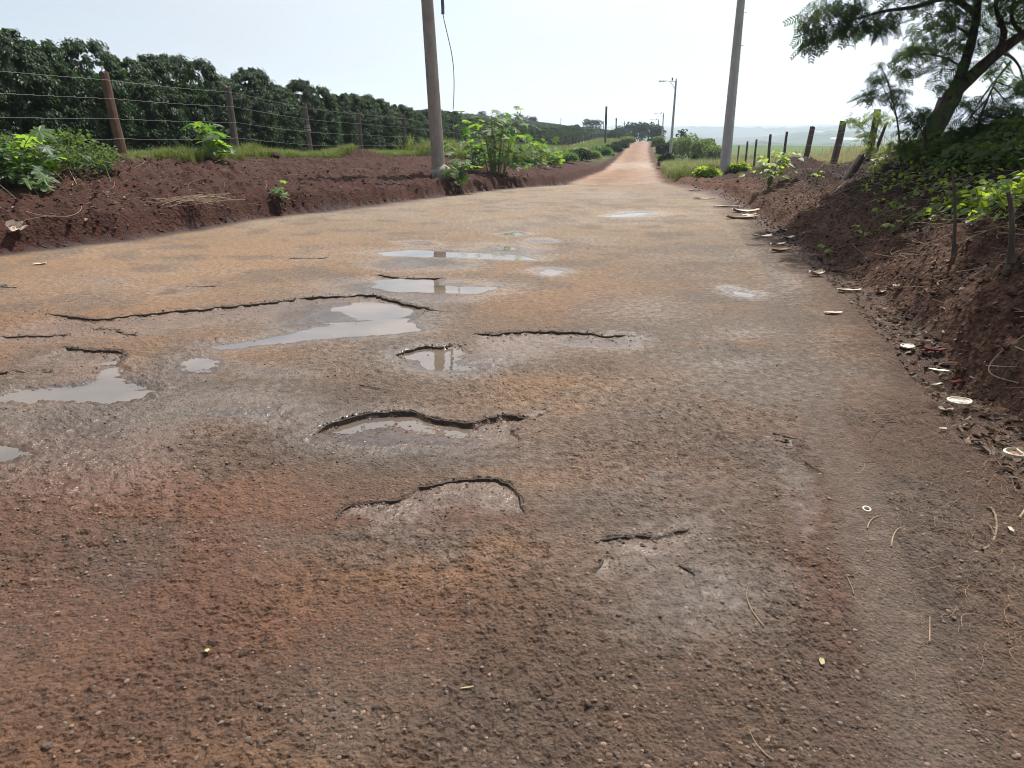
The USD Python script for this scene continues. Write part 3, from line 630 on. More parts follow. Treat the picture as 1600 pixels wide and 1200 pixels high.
# ------------------------------------------------------------------ coffee shrubs
def coffee_mesh(seed, nb=205, per=44, size=.10, h=2.78, rad=.78, leaf=None):
    r = np.random.default_rng(seed); leaf = leaf or leaf_oval(.42)
    pos, d, nn, sz = [], [], [], []
    lump = unit(9, r)
    for b in range(nb):
        zf = r.uniform(.02, 1) ** .85; a = r.uniform(0, 2 * math.pi)
        prof = (1 - max(0, (zf - .60) / .40) ** 2.0 * .96) ** .5 * (.86 + .14 * min(1, zf / .25))
        o = np.array([math.cos(a), math.sin(a), 0]); bump = 1 + .22 * max(lump @ (o * .8 + np.array([0, 0, zf * 2 - 1]) * .6)) - .12
        R = rad * prof * bump * r.uniform(.92, 1.04) + .06
        rise = r.uniform(-.10, .14) + (.12 if zf > .85 else 0)
        tip = np.array([o[0] * R, o[1] * R, h * zf * .93 + rise * .6])
        root = np.array([o[0] * R * .25, o[1] * R * .25, h * zf * .93 - .05])
        t = r.uniform(.35, 1.05, per); p = root + (tip - root) * t[:, None] - np.array([0, 0, .10]) * (t[:, None] ** 2)
        p += r.normal(size=(per, 3)) * .038
        side = np.cross(o, [0, 0, 1]) * np.where(r.random(per) < .5, -1, 1)[:, None]
        dd = o * r.uniform(.3, 1, per)[:, None] + side * r.uniform(.2, 1, per)[:, None] + np.array([0, 0, -1]) * r.uniform(.05, .9, per)[:, None]
        pos.append(p); d.append(dd); nn.append(np.array([0, 0, 1.0]) + o * r.uniform(.1, .9, per)[:, None] + r.normal(size=(per, 3)) * .28); sz.append(r.uniform(.75, 1.2, per) * size)
    pos = np.vstack(pos); pos[:, 2] = np.maximum(pos[:, 2], .06)
    return place_leaves(leaf, pos, np.vstack(d), np.vstack(nn), np.concatenate(sz))
COF = []
for k in range(4):
    x0 = FL(13) - 3.0
    p = thing('coffee_shrub', 'x', 'coffee shrub')
    obj('foliage', coffee_mesh(100 + k), 'coffee_leaf', p)
    st = [tube(spline([(0, 0, -.1), (.03, .02, .9), (0.0, .05, 2.3)], 8), np.linspace(.045, .012, 8), 6)]
    r = np.random.default_rng(k)
    for b in range(10):
        a = r.uniform(0, 6.28); z0 = r.uniform(.15, 2.0); st.append(tube([(0, 0, z0), (.3 * math.cos(a), .3 * math.sin(a), z0 + .08), (.6 * math.cos(a), .6 * math.sin(a), z0)], [.012, .009, .004], 4))
    obj('stem', cat(st), 'bark', p)
    COF.append(p)
G1, G2 = 'coffee shrubs of the front row behind the left fence', 'coffee shrubs of the second row behind the left fence'
G3 = 'coffee shrubs of the third row behind the left fence'
POSTS_SEEN = [(-40, 'the left photo edge'), (185, 'the thick brown fence post'), (368, 'the post behind the castor'), (485, 'the pale grey split post'), (566, 'the dark mound post'), (632, 'the post beside the concrete pole')]
ORD = ['first', 'second', 'third', 'fourth', 'fifth', 'sixth', 'seventh', 'eighth', 'ninth', 'tenth', 'eleventh', 'twelfth']; cnt = {}
def row(off, y0, y1, step, r, label, group, first=None, limit=999):
    y = y0; k = 0
    while y < y1 and k < limit:
        yy = y + r.uniform(-.25, .25); x = FL(yy) - off + r.uniform(-.14, .14)
        loc = on(x, yy) - [0, 0, .05]; s = r.uniform(.92, 1.08) * np.array([1.0, 1.0, r.uniform(1.02, 1.17)])
        q = int(r.integers(0, 4)); lab = None
        if first is not None:
            u_ = float(to_px(loc[0], loc[1], loc[2] + 1.2)[0])
            for (pa, nm) in POSTS_SEEN[::-1]:
                if u_ > pa:
                    if u_ < 682: cnt[nm] = cnt.get(nm, 0) + 1; lab = f'{ORD[min(cnt[nm], len(ORD)) - 1]} front row coffee shrub to the right of {nm}'
                    break
        if first is not None and k < 4:
            q = k; xf(COF[q], loc, r.uniform(0, 360), s); tag(COF[q], label if lab is None else lab, 'coffee shrub', group)
        else: dup(COF[q], loc, r.uniform(0, 360), s, lab or label, group, name='coffee_shrub')
        y += step * r.uniform(.85, 1.15); k += 1
    return y
cr = np.random.default_rng(5)
row(3.7, 11, 150, 1.22, cr, 'glossy dark green coffee shrub in the front row behind the left wire fence', G1, first=True)
row(7.2, 14, 110, 1.3, cr, 'coffee shrub of the second row, its crown just above the front row', G2)
row(10.8, 18, 110, 1.35, cr, 'coffee shrub of the third row behind the left fence', G3)
far_leaf = leaf_quad(.6)
fp = [(coffee_mesh(300 + k, 60, 9, .36, 2.4, .75, far_leaf), 'coffee_leaf', False) for k in range(2)]
pos = []
for off in np.arange(3.7, 76, 3.55):
    y = 150 if off < 4 else 110 if off < 10 else 40
    while y < 300:
        x = FL(y) - off
        if x > -.55 * y: pos.append(on(x + cr.uniform(-.15, .15), y))
        y += 1.5 * (1 + y / 300)
pos = np.array(pos); n = len(pos)
instancer('coffee_rows', fp, pos, cr.integers(0, 2, n), quat_euler(cr.uniform(0, 6.28, n), np.zeros(n), np.zeros(n)), cr.uniform(.85, 1.15, n), 'rows of coffee covering the far hillside left of the road')

# ------------------------------------------------------------------ fences
def post_mesh(h, r, lean=(0, 0), seed=0, top='flat'):
    rr = np.random.default_rng(seed); z = np.linspace(-.35, h, 9)
    pts = np.stack([lean[0] * z / h + .008 * np.sin(z * 3 + seed), lean[1] * z / h + .006 * np.cos(z * 4 + seed), z], 1)
    v, f = tube(pts, r * (1.06 - .12 * np.clip(z / h, 0, 1)), 9)
    nb = 9 * len(z)
    ang = np.arange(nb) % 9; k = 1 + .10 * np.sin(ang * 2.1 + seed) + rr.normal(size=nb) * .02
    cc = np.repeat(pts, 9, 0); v[:nb] = cc + (v[:nb] - cc) * k[:, None]
    v[nb - 9:nb, 2] += rr.uniform(-.03, .03, 9)
    return v, f
def wire_run(anchors, sag, r, seed, barbs=True):
    rr = np.random.default_rng(seed); pts = []
    for a, b in zip(anchors[:-1], anchors[1:]):
        t = np.linspace(0, 1, 9)[:-1]
        q = a + (b - a) * t[:, None]; q[:, 2] -= sag * rr.uniform(.4, 1.3) * 4 * t * (1 - t)
        pts.append(q)
    pts.append(anchors[-1][None]); pts = np.vstack(pts)
    seglen = np.linalg.norm(np.diff(pts, axis=0), axis=1)
    parts = [tube(pts, r, 4)]
    for i in range(len(pts) - 1):                                  # barbs, on the near spans only
        if pts[i][1] > 22: break
        for s in np.arange(.1, seglen[i], .14):
            p = pts[i] + (pts[i + 1] - pts[i]) * s / seglen[i]; d = unit(1, rr)[0] * .012
            parts.append(tube([p - d, p + d], .001, 3, False))
    return cat(parts)
lf = thing('wire_fence', 'barbed wire fence on wooden posts along the top of the left bank', 'fence')
YS = []
for px in (193, 370, 487, 566, 632, 678):
    yy_ = np.linspace(12, 70, 6000); YS.append(float(yy_[np.argmin(np.abs(to_px(FL(yy_), yy_, H(FL(yy_), yy_))[0] - px))]))
ys = [11.6] + [flat_y for flat_y in YS] + list(np.arange(YS[-1] + 4.6, 176, 4.8))
fr_rng = np.random.default_rng(17); Lp = []
for k, y in enumerate(ys):
    x = float(FL(y)); g = on(x, y)
    h, r, mat, lab = 1.72, .075, 'post_wood', None
    if k == 1: h, r, mat, lab = 1.74, .105, 'post_brown', 'thick brown round post, nearest of the left fence'
    if k == 3: mat, lab, r = 'post_grey', 'pale grey split post with wire wound round it', .085
    if k == 2: mat, r = 'post_grey', .085
    if k > 5: h, r = fr_rng.uniform(1.45, 1.85), .10
    ln = (-.10 if k in (1, 3) else fr_rng.uniform(-.08, .06), fr_rng.uniform(-.05, .05))
    m = post_mesh(h, r * fr_rng.uniform(.9, 1.1), ln, k)
    pp = obj('post', (m[0] + g, m[1]), mat, lf, smooth=40, label=lab)
    Lp.append((g, h, ln, r))
    if k == 3:
        for zz in np.linspace(.85, 1.0, 4):
            aa = np.linspace(0, 2 * math.pi, 14); c0 = g + np.array([ln[0] * zz / h, ln[1] * zz / h, zz])
            obj('wire_binding', tube(c0 + np.stack([np.cos(aa) * .1, np.sin(aa) * .1, aa * .003], 1), .006, 4), 'wire', pp)
for j, hh in enumerate((.42, .82, 1.22, 1.58)):
    an = np.array([g + [ln[0] * hh / h + r, ln[1] * hh / h - r * .3, min(hh, h - .08)] for g, h, ln, r in Lp])
    obj('wire', wire_run(an, 0.02, .0017, 50 + j), 'wire', lf)

rf = thing('wire_fence', 'sagging wire fence on dark leaning posts along the right bank and pasture', 'fence')
# (top pixel, base pixel, distance, radius, material, label)
RP = [((1660, 118), (1620, 215), 10.5, .085, 'post_wood', None),
      ((1474, 153), (1448, 236), 13.9, .095, 'post_wood', 'dark post leaning against the tree trunk'), ((1371, 171), (1356, 258), 17.9, .085, 'post_wood', 'dark post half hidden by pale green feathery leaves'),
      ((1318, 190), (1297, 274), 21.6, .105, 'post_wood', 'thick dark post leaning to the right, largest of the right fence'), ((1270, 198), (1255, 262), 28.6, .11, 'post_wood', 'thick black post behind the earth mound'),
      ((1230, 206), (1223, 256), 32.0, .06, 'post_wood', None), ((1204, 210), (1200, 262), 36, .075, 'post_wood', None), ((1182, 218), (1178, 263), 40, .065, 'post_wood', None), ((1168, 221), (1164, 263), 44, .065, 'post_wood', None),
      ((1155, 227), (1150, 262), 48, .055, 'post_wood', None), ((1142, 229), (1139, 265), 51, .065, 'post_wood', None), ((1124, 237), (1120, 265), 60, .075, 'post_wood', None), ((1115, 239), (1112, 264), 64, .055, 'post_wood', None),
      ((1106, 240), (1104, 264), 68, .065, 'post_wood', None), ((1101.5, 240), (1099, 264), 71, .06, 'post_wood', None), ((1096, 241), (1094, 264), 74, .07, 'post_wood', None), ((1088, 241), (1086, 262), 78, .085, 'post_wood', None), ((1082, 241), (1081, 260), 83, .06, 'post_wood', None),
      ((1077, 242), (1076, 258), 88, .06, 'post_wood', None), ((1073, 242), (1072, 256), 93, .06, 'post_wood', None), ((1060, 241), (1059, 254), 104, .07, 'post_wood', None), ((1054, 241), (1053.5, 253), 112, .07, 'post_wood', None)]
Rp = []
for k, (tp, bp, D, r, mat, lab) in enumerate(RP):
    D = D * 1.12
    b = at(*bp, D); t = at(*tp, D); b[2] = min(b[2], float(H(b[0], b[1]))); h = t[2] - b[2]
    m = post_mesh(h, r * (1.0 if k < 11 else 1.35), ((t - b)[0], 0), 40 + k)
    obj('post', (m[0] + b, m[1]), mat, rf, smooth=40, label=lab); Rp.append((b, h, (t - b)[0], r))
for j, fr_ in enumerate((.30, .56, .78, .94)):
    an = np.array([b + [lx * fr_ - r, -r * .3, h * fr_] for b, h, lx, r in Rp])
    obj('wire', wire_run(an, .05, .0018, 70 + j), 'wire', rf)

# ------------------------------------------------------------------ poles
def pole_mesh(h, r0, r1, n=20, lean=(0, 0)):
    z = np.linspace(-.8, h, 14); t = np.clip(z / h, 0, 1)
    return tube(np.stack([lean[0] * t, lean[1] * t, z], 1), r0 + (r1 - r0) * t, n)
b = hit(686, 276)
pl = thing('concrete_pole', 'tall weathered concrete utility pole standing in the left bank among castor plants', 'utility pole', b)
obj('shaft', pole_mesh(9.2, .20, .135, 24, (-.34, 0)), 'concrete', pl, smooth=40)
r = np.random.default_rng(3); ft = trimesh.creation.icosphere(2, 1.0); ftv = np.array(ft.vertices) * [.34, .3, .30] * (1 + .25 * (meshkit.noise(np.array(ft.vertices) * 2.2, 4)[:, None] - .5)) + [.12, -.06, .02]
obj('footing', (ftv, np.array(ft.faces)), 'concrete', pl, smooth=40, label='lump of concrete at the foot')
for zz in (7.9, 8.5):
    obj('band', tube([(-.31, 0, zz), (-.31, 0, zz + .06)], .165, 20), 'steel', pl)
CD = b[1] - .3; ca = at(688, -40, CD); cb = at(692, 22, CD)
hc = thing('hanging_cable', 'broken cable hanging down from the left concrete pole against the sky', 'cable', ca)
obj('sleeve', tube(spline([(0, 0, .9), (0, 0, 0), (cb - ca) * .5 + [.01, 0, 0], cb - ca], 12), .045, 10), 'cable_blue', hc, smooth=40)
w = np.array([at(px, py, CD) - ca for px, py in [(692, 21), (697, 45), (704, 75), (708, 100), (709.5, 130), (708, 171)]])
obj('loose_wire', tube(spline(w, 24), .011, 6), 'cable_black', hc)
w = np.array([at(px, py, 44) for px, py in [(716, 118), (722, 135), (728, 150), (733, 166)]])
b = at(1132, 270, 32.0); g = float(H(b[0], b[1])); b[2] = min(b[2], g); t = at(1158, 0, 32.0)
pr = thing('concrete_pole', 'pale grey concrete pole leaning slightly right at the end of the right bank', 'utility pole', b)
hh = t[2] - b[2]; obj('shaft', pole_mesh(hh * 1.35, .225, .13, 24, ((t - b)[0] * 1.35, 0)), 'concrete_pale', pr, smooth=40)
obj('step_bolt', cat([tube([(((t - b)[0]) * q / hh, 0, q), ((t - b)[0] * q / hh + .28, 0, q)], .012, 6) for q in (5.0, 6.2)]), 'steel', pr)
def lamp(base_px, top_px, D, arm, r0, label):
    b = at(*base_px, D); t = at(*top_px, D); b[2] = min(b[2], float(H(b[0], b[1]))); h = t[2] - b[2]; dx = (t - b)[0]
    p = thing('street_lamp', label, 'street lamp', b)
    obj('mast', pole_mesh(h, r0, r0 * .55, 12, (dx, 0)), 'concrete_pale', p, smooth=40)
    ar = obj('arm', tube([(dx, 0, h - .05), (dx - arm * .6, 0, h - .02), (dx - arm, 0, h)], .05, 8), 'steel', p)
    obj('lamp_head', box(.75, .28, .16, (dx - arm - .3, 0, h - .02), .05), 'steel', ar)
    obj('insulator', tube([(dx - arm * .35, 0, h), (dx - arm * .35, 0, h + .28)], [.05, .08], 8), 'rubber', ar); obj('insulator', tube([(dx, 0, h - .02), (dx, 0, h + .22)], .05, 8), 'rubber', ar)
    obj('brace', tube([(dx, 0, h - .9), (dx - arm * .55, 0, h - .05)], .03, 6), 'steel', ar)
lamp((1047, 246), (1056.5, 126), 84, 1.2, .17, 'nearest street lamp beyond the right pole, with a long arm over the road')
lamp((1033, 232), (1037, 177), 172, 1.5, .2, 'second street lamp down the right side, dark against the sky')
lamp((1027.5, 228), (1029, 187), 205, 1.6, .2, 'farthest street lamp, in front of the tree clump at the road end')
def wpole(bp, tp, D, r, label):
    b = at(*bp, D); t = at(*tp, D); b[2] = min(b[2], float(H(b[0], b[1])))
    p = thing('wooden_pole', label, 'pole', b); h = t[2] - b[2]
    obj('shaft', post_mesh(h, r, ((t - b)[0], 0), 3), 'post_wood', p, smooth=40)
    obj('cap', tube([((t - b)[0], 0, h), ((t - b)[0], 0, h + .12)], [r * 1.15, r * .6], 8), 'steel', p)
wpole((945.5, 232), (947.5, 167), 118, .17, 'tall dark wooden pole left of the dirt road, nearest of the left ones')
wpole((962, 232), (963, 185), 150, .14, 'second dark wooden pole left of the dirt road')
wpole((943, 210), (943, 191), 240, .11, 'short distant pole between the lone tree and the tallest wooden pole')
wpole((975, 225), (975.5, 190), 190, .10, 'faint pole standing before the tree clump at the road end')
wpole((876, 203), (876.5, 185), 270, .10, 'thin distant mast on the coffee hill, left of the lone tree')

# ------------------------------------------------------------------ trees
def crown_mesh(blobs, n, size, seed, leaf=None):
    """leaf clumps in a set of ellipsoids (cx, cy, cz, rx, ry, rz); outer shell denser"""
    r = np.random.default_rng(seed); leaf = leaf or leaf_quad(.75)
    vol = np.array([b[3] * b[4] * b[5] for b in blobs]) ** .7; pick = r.choice(len(blobs), n, p=vol / vol.sum()); B = np.array(blobs, float)[pick]
    u = unit(n, r); u[:, 2] = np.where(u[:, 2] < -.35, -u[:, 2], u[:, 2]); rad = r.uniform(.35, 1, n) ** .45 * (1 + .18 * (meshkit.noise(u * 3 + pick[:, None] * 7, seed) - .5) * 2)
    pos = B[:, :3] + u * B[:, 3:] * rad[:, None]
    d = u + r.normal(size=(n, 3)) * .7 - [0, 0, .4]; nn = u + r.normal(size=(n, 3)) * .5 + [0, 0, .5]
    return place_leaves(leaf, pos, d, nn, r.uniform(.6, 1.3, n) * size)
def far_tree(px, py_top, py_base, D, width_px, label, seed, mat='far_leaf', lean=0, n=1800, group=None, flatness=.55, lf_size=None, name='broadleaf_tree'):
    b = at(px, py_base, D); t = at(px, py_top, D); g = float(H(b[0], b[1])); base = np.array([b[0], b[1], min(b[2], g) if b[2] < g + 3 else g]); h = t[2] - base[2]; w = width_px / FPX * D / 2
    r = np.random.default_rng(seed); blobs = []
    for k in range(7):
        a = r.uniform(0, 6.28); q = r.uniform(.15, .62); blobs.append((w * q * math.cos(a), w * q * math.sin(a), h * (r.uniform(.52, .78) if k else .74), w * r.uniform(.38, .55), w * r.uniform(.38, .55), h * r.uniform(.16, .26)))
    blobs.append((0, 0, h * .5, w * .92, w * .92, h * .36)); blobs.append((0, 0, h * .28, w * .75, w * .75, h * .26))
    p = thing(name, label, 'tree', base, group=group)
    obj('crown', crown_mesh(blobs, n, lf_size or max(.4, w * .13), seed), mat, p)
    tr = [tube(spline([(0, 0, -.5), (.03 * h, 0, h * .2), (.0, .02 * h, h * .6)], 8), np.linspace(.045, .02, 8) * h * .6, 8)]
    for k in range(4):
        bb = blobs[k]; tr.append(tube(spline([(0.01 * h, 0, h * .25), (bb[0] * .5, bb[1] * .5, h * .45), bb[:3]], 6), np.linspace(.014, .005, 6) * h, 6))
    obj('trunk', cat(tr), 'bark', p)
    return p
far_tree(925, 184, 206, 235, 30, 'round dark tree alone on the skyline above the coffee field', 1, n=1600)
far_tree(894, 196, 203, 250, 10, 'small tree on the skyline left of the round dark tree', 2, n=500)
far_tree(855, 192, 200, 270, 9, 'tiny tree on the skyline near the long tree clump', 22, n=400)
for k, (px, tp, w) in enumerate([(752, 173, 20), (788, 176, 28), (812, 179, 24), (830, 181, 20)]):
    far_tree(px, tp, 198, 260, w, ['leftmost hazy tree of the skyline clump, behind the large castor shrub', 'tallest hazy tree in the middle of the skyline clump', 'hazy rounded tree third along the skyline clump', 'low hazy tree ending the skyline clump on the right'][k], 10 + k, n=900)
for k, (px, tp, bp, D, w) in enumerate([(968, 196, 226, 205, 34), (990, 191, 226, 215, 44), (1012, 190, 226, 200, 40), (1026, 196, 226, 195, 26), (957, 203, 226, 190, 26)]):
    far_tree(px, tp, bp, D, w, ['dark tree left of centre in the clump where the road ends', 'broad dark tree in the middle of the clump where the road ends', 'tallest dark tree at the right of the clump where the road ends', 'narrow dark tree at the right end of the road clump behind the lamps', 'low dark tree at the left end of the road clump'][k], 30 + k, n=1500)
far_tree(1064, 199, 226, 120, 18, 'thin ragged tree rising above the pale green shrubs on the right', 41, n=260, lf_size=.35)
far_tree(1104, 217, 236, 150, 22, 'dark bush tree behind the pale shrubs at the pasture edge', 42, n=500)

# shrub mounds on both sides of the far road
def shrub(px, py_top, py_base, D, wpx, label, seed, mat='shrub_leaf', n=900, lf=.16, name='shrub', group=None):
    b = at(px, py_base, D); t = at(px, py_top, D); g = float(H(b[0], b[1])); base = np.array([b[0], b[1], g]); h = max(t[2] - g, .4); w = wpx / FPX * D / 2
    r = np.random.default_rng(seed); blobs = [(0, 0, h * .42, w * .95, w * .95, h * .5), (0, 0, h * .2, w * 1.0, w * 1.0, h * .25)]
    for k in range(6):
        a = r.uniform(0, 6.28); blobs.append((w * .55 * math.cos(a), w * .55 * math.sin(a), h * r.uniform(.3, .62), w * r.uniform(.3, .5), w * r.uniform(.3, .5), h * r.uniform(.25, .38)))
    p = thing(name, label, 'shrub', base, group=group); obj('foliage', crown_mesh(blobs, n, lf, seed) if mat != 'grass_leaf' else crown_mesh(blobs, int(n * 1.3), lf * 3.2, seed, leaf_quad(.09, .35)), mat, p)
    st = [tube(spline([(0, 0, -.2), (bb[0] * .4, bb[1] * .4, h * .3), bb[:3]], 6), np.linspace(.03, .01, 6) * max(1, h * .5), 5) for bb in blobs[1:5]]
    obj('stem', cat(st), 'bark', p)
    return p
SR = [(1078, 206, 246, 92, 46, 'large pale green shrub mound right of the nearest street lamp', 'shrub_leaf'), (1098, 212, 247, 86, 40, 'pale green shrub sloping down to the dark posts', 'shrub_leaf'), (1118, 224, 250, 82, 30, 'low pale shrub behind the posts left of the right pole', 'shrub_leaf'),
      (1054, 214, 246, 100, 34, 'green shrub just behind the nearest street lamp', 'shrub_leaf'), (1036, 222, 246, 95, 22, 'dark green shrub on the right road edge before the lamp', 'far_leaf'), (1027, 212, 236, 125, 18, 'light green bush on the right road edge near the white car', 'shrub_leaf'),
      (1040, 238, 262, 60, 26, 'dark leafy bush hanging over the right road edge', 'far_leaf'),
      (1105, 269, 284, 30, 40, 'bright low plants before the foot of the right pole', 'bright_leaf'), (1085, 241, 254, 52, 10, 'small round dark bush among the far right posts', 'far_leaf'),
      (1150, 258, 272, 32, 40, 'low green plants right of the foot of the right pole', 'bright_leaf'),
      (884, 238, 268, 52, 38, 'leafy bush on the far left bank beyond the low castor plants', 'castor_leaf_dark'), (858, 240, 270, 44, 34, 'low pale bush on the left bank near the low castor plants', 'shrub_leaf'), (922, 236, 262, 70, 34, 'rounded weedy bush on the left bank before the tallest wooden pole', 'shrub_leaf'), (945, 236, 256, 84, 26, 'small dark bush at the left edge of the dirt road', 'castor_leaf_dark'), (812, 246, 276, 36, 34, 'weedy bush on the left bank just past the largest castor shrub', 'castor_leaf_dark'),
      (905, 232, 262, 62, 40, 'dark green bush on the left bank beyond the castor plants', 'far_leaf'), (938, 228, 252, 80, 34, 'green bush on the left bank by the tallest wooden pole', 'castor_leaf_dark'), (955, 226, 246, 98, 30, 'bush along the left edge of the dirt road', 'far_leaf'), (968, 222, 238, 120, 26, 'bush on the left road edge under the second wooden pole', 'far_leaf'), (980, 214, 230, 150, 22, 'bush on the left of the crest of the road', 'shrub_leaf')]
for k, (px, tp, bp, D, w, lab, mat) in enumerate(SR):
    shrub(px, tp, bp, D, w, lab, 200 + k, mat, n=2600 if D > 60 else 1900, lf=max(.12, .0024 * D))

# the feathery tree on the right bank
def feather_cloud(centers, n, seed, size=.30, down=.35):
    r = np.random.default_rng(seed); C = np.array(centers, float); w = C[:, 3] ** 1.6; pick = r.choice(len(C), n, p=w / w.sum())
    u = unit(n, r) * r.random(n)[:, None] ** .5; pos = C[pick, :3] + u * C[pick, 3:4] * [1, 1, .62]
    d = unit(n, r) * [1, 1, .4] - [0, 0, down]; nn = np.array([0, 0, 1.0]) + r.normal(size=(n, 3)) * .5
    return place_leaves(leaf_feather(), pos, d, nn, r.uniform(.7, 1.2, n) * size)
TD = 14.6
tb = at(1446, 236, TD); tb[2] = min(tb[2], float(H(tb[0], tb[1])))
tr = thing('feathery_tree', 'leaning dark trunked tree with feathery leaves on the right bank', 'tree', tb)
def tp_(px, py, dy=0): return at(px, py, TD + dy) - tb
obj('trunk', tube(spline([(-.05, 0, -.4), tp_(1450, 222), tp_(1470, 182), tp_(1493, 142)], 14), np.linspace(.225, .15, 14) * (1 + .08 * np.sin(np.arange(14) * 1.7)), 14), 'bark', tr, smooth=50)
limbs = [([tp_(1490, 148), tp_(1503, 112), tp_(1515, 75, .1), tp_(1526, 20, .2), tp_(1530, -60, .3), tp_(1540, -150, .4)], .14, .05), ([tp_(1493, 142), tp_(1530, 108, -.1), tp_(1570, 74, -.3), tp_(1620, 40, -.5), tp_(1700, -10, -.8)], .16, .07),
         ([tp_(1524, 22, .2), tp_(1500, 4, .1), tp_(1470, -2), tp_(1434, 10, -.1), tp_(1390, 16, -.2), tp_(1350, 26, -.3), tp_(1300, 40, -.4)], .075, .015), ([tp_(1562, 78, -.3), tp_(1566, 40, 0), tp_(1556, 10, .1), tp_(1570, -50, .3)], .075, .03),
         ([tp_(1600, 52, -.4), tp_(1580, 20, -.2), tp_(1600, -30)], .05, .02), ([tp_(1518, 60, .1), tp_(1480, 40, .3), tp_(1440, 48, .5), tp_(1410, 60, .5)], .03, .008), ([tp_(1505, 108), tp_(1475, 90, -.3), tp_(1440, 85, -.5)], .03, .008),
         ([tp_(1560, 80, -.3), tp_(1590, 100, .2), tp_(1600, 140, .4)], .04, .012), ([tp_(1560, 40, 0), tp_(1595, 36, .3), tp_(1640, 50, .5)], .04, .012), ([tp_(1580, 95, .5), tp_(1556, 125, .6), tp_(1530, 160, .6), tp_(1515, 195, .6)], .03, .01)]
for pts, a, b_ in limbs:
    obj('limb', tube(spline(pts, 16), np.linspace(a * .82, b_ * .8, 16), 9), 'bark', tr, smooth=50)
def cl(lst): return [(*tp_(px, py, dy), r_) for px, py, dy, r_ in lst]
obj('crown', feather_cloud(cl([(1500, 20, 0, .5), (1480, 60, .2, .5), (1450, 35, .2, .45), (1520, 50, .3, .5), (1540, 10, .3, .6), (1465, 90, -.2, .42), (1440, 70, .4, .38), (1500, 100, -.1, .35), (1545, 100, .1, .35), (1560, 60, .4, .45), (1590, 20, .3, .6), (1590, 120, .5, .5), (1470, 10, -.3, .5), (1430, -10, -.2, .5),
                                (1500, -60, 0, 1.0), (1600, -60, 0, 1.2), (1420, -70, 0, .8), (1560, -160, 0, 1.3), (1680, 30, 0, 1.2), (1700, -100, .5, 1.6)]), 2300, 61, .26), 'feather_leaf', tr)
obj('upper_crown', feather_cloud(cl([(1430, -120, -.6, 1.1), (1500, -170, -.3, 1.3), (1580, -120, .2, 1.3), (1380, -90, -1.0, .9), (1460, -240, .2, 1.4), (1560, -260, .4, 1.5), (1660, -160, -.5, 1.5), (1720, -40, -1.2, 1.3), (1640, -60, -1.2, 1.1), (1520, -100, -1.3, 1.1), (1480, -190, -2.6, 1.2), (1560, -150, -2.6, 1.3), (1650, -130, -2.6, 1.4), (1520, -260, -2.5, 1.4), (1600, -300, -3, 1.4), (1440, -120, -2, 1.0)]), 5200, 64, .36), 'feather_leaf', tr)
obj('hanging_foliage', feather_cloud(cl([(1390, 20, -.2, .34), (1350, 35, -.3, .34), (1310, 40, -.4, .34), (1280, 45, -.4, .3), (1265, 62, -.4, .24), (1330, 10, -.3, .34), (1290, 10, -.4, .34), (1260, 30, -.4, .24), (1375, 40, -.2, .22), (1420, 80, .4, .24), (1415, 105, .3, .2), (1475, 125, -.2, .22)]), 460, 62, .26, .6), 'feather_leaf', tr)
# a second tree of the same kind, just past the right edge of the photograph; its shade lies on the near bank
t2 = on(10.4, 9.4); tr2 = thing('feathery_tree', 'feathery tree just past the right edge, shading the near bank', 'tree', t2)
obj('trunk', tube(spline([(0, 0, -.4), (-.1, .0, 1.5), (-.6, -.1, 3.2)], 12), np.linspace(.2, .13, 12), 12), 'bark', tr2, smooth=50)
for e in ((-3.2, -1.2, 5.4), (-2.4, .2, 6.2), (.4, .6, 6.5), (-1.6, -1.8, 5.8)):
    obj('limb', tube(spline([(-.6, -.1, 3.1), np.array(e) * .6 + [0, 0, .9], e], 10), np.linspace(.09, .02, 10), 8), 'bark', tr2)
obj('crown', feather_cloud([(-3.2, -1.1, 4.9, 1.3), (-2.4, .1, 5.4, 1.3), (-3.9, -1.9, 4.8, 1.1), (-1.2, .4, 5.8, 1.4), (-1.8, -1.6, 5.4, 1.3), (.4, .5, 6.2, 1.5), (-.4, -1.0, 6.0, 1.4), (-4.6, -1.8, 3.7, 1.1), (-4.1, -.7, 4.0, 1.2), (-5.2, -2.7, 3.6, .9), (-3.6, -2.4, 4.2, 1.1)], 6000, 66, .36), 'feather_leaf', tr2)
# saplings beside it
def sapling(path_px, D, clouds, label, n, mat, seed, rad=.018, size=.16):
    b = at(*path_px[0], D); b[2] = min(b[2], float(H(b[0], b[1]))); pts = [np.zeros(3)] + [at(px, py, D) - b for px, py in path_px[1:]]
    p = thing('sapling', label, 'sapling', b)
    obj('stem', tube(spline(pts, 12), np.linspace(rad, rad * .3, 12), 6), 'bark', p)
    C = [(*(at(px, py, D) - b), r_) for px, py, r_ in clouds]
    tw = [tube([np.array(spline(pts, 12)[min(11, 3 + k % 8)]), np.array(c[:3])], [rad * .4, rad * .15], 4) for k, c in enumerate(C)]
    obj('branch', cat(tw), 'bark', p); obj('foliage', feather_cloud(C, n, seed, size), mat, p)
sapling([(1414, 235), (1402, 190), (1394, 155), (1388, 130), (1376, 105)], 12.4, [(1372, 118, .17), (1360, 146, .2), (1392, 150, .2), (1402, 140, .14), (1376, 100, .1), (1350, 150, .14), (1408, 160, .12)], 'slender sapling with sparse feathery leaves left of the leaning trunk', 210, 'feather_leaf', 71)
sapling([(1358, 255), (1362, 225), (1366, 190)], 16.6, [(1366, 178, .22), (1345, 190, .22), (1385, 185, .2), (1352, 210, .2), (1330, 186, .14), (1360, 228, .2), (1385, 240, .22), (1395, 226, .2)], 'bright yellow green feathery sapling in front of a dark fence post', 300, 'feather_bright', 72)
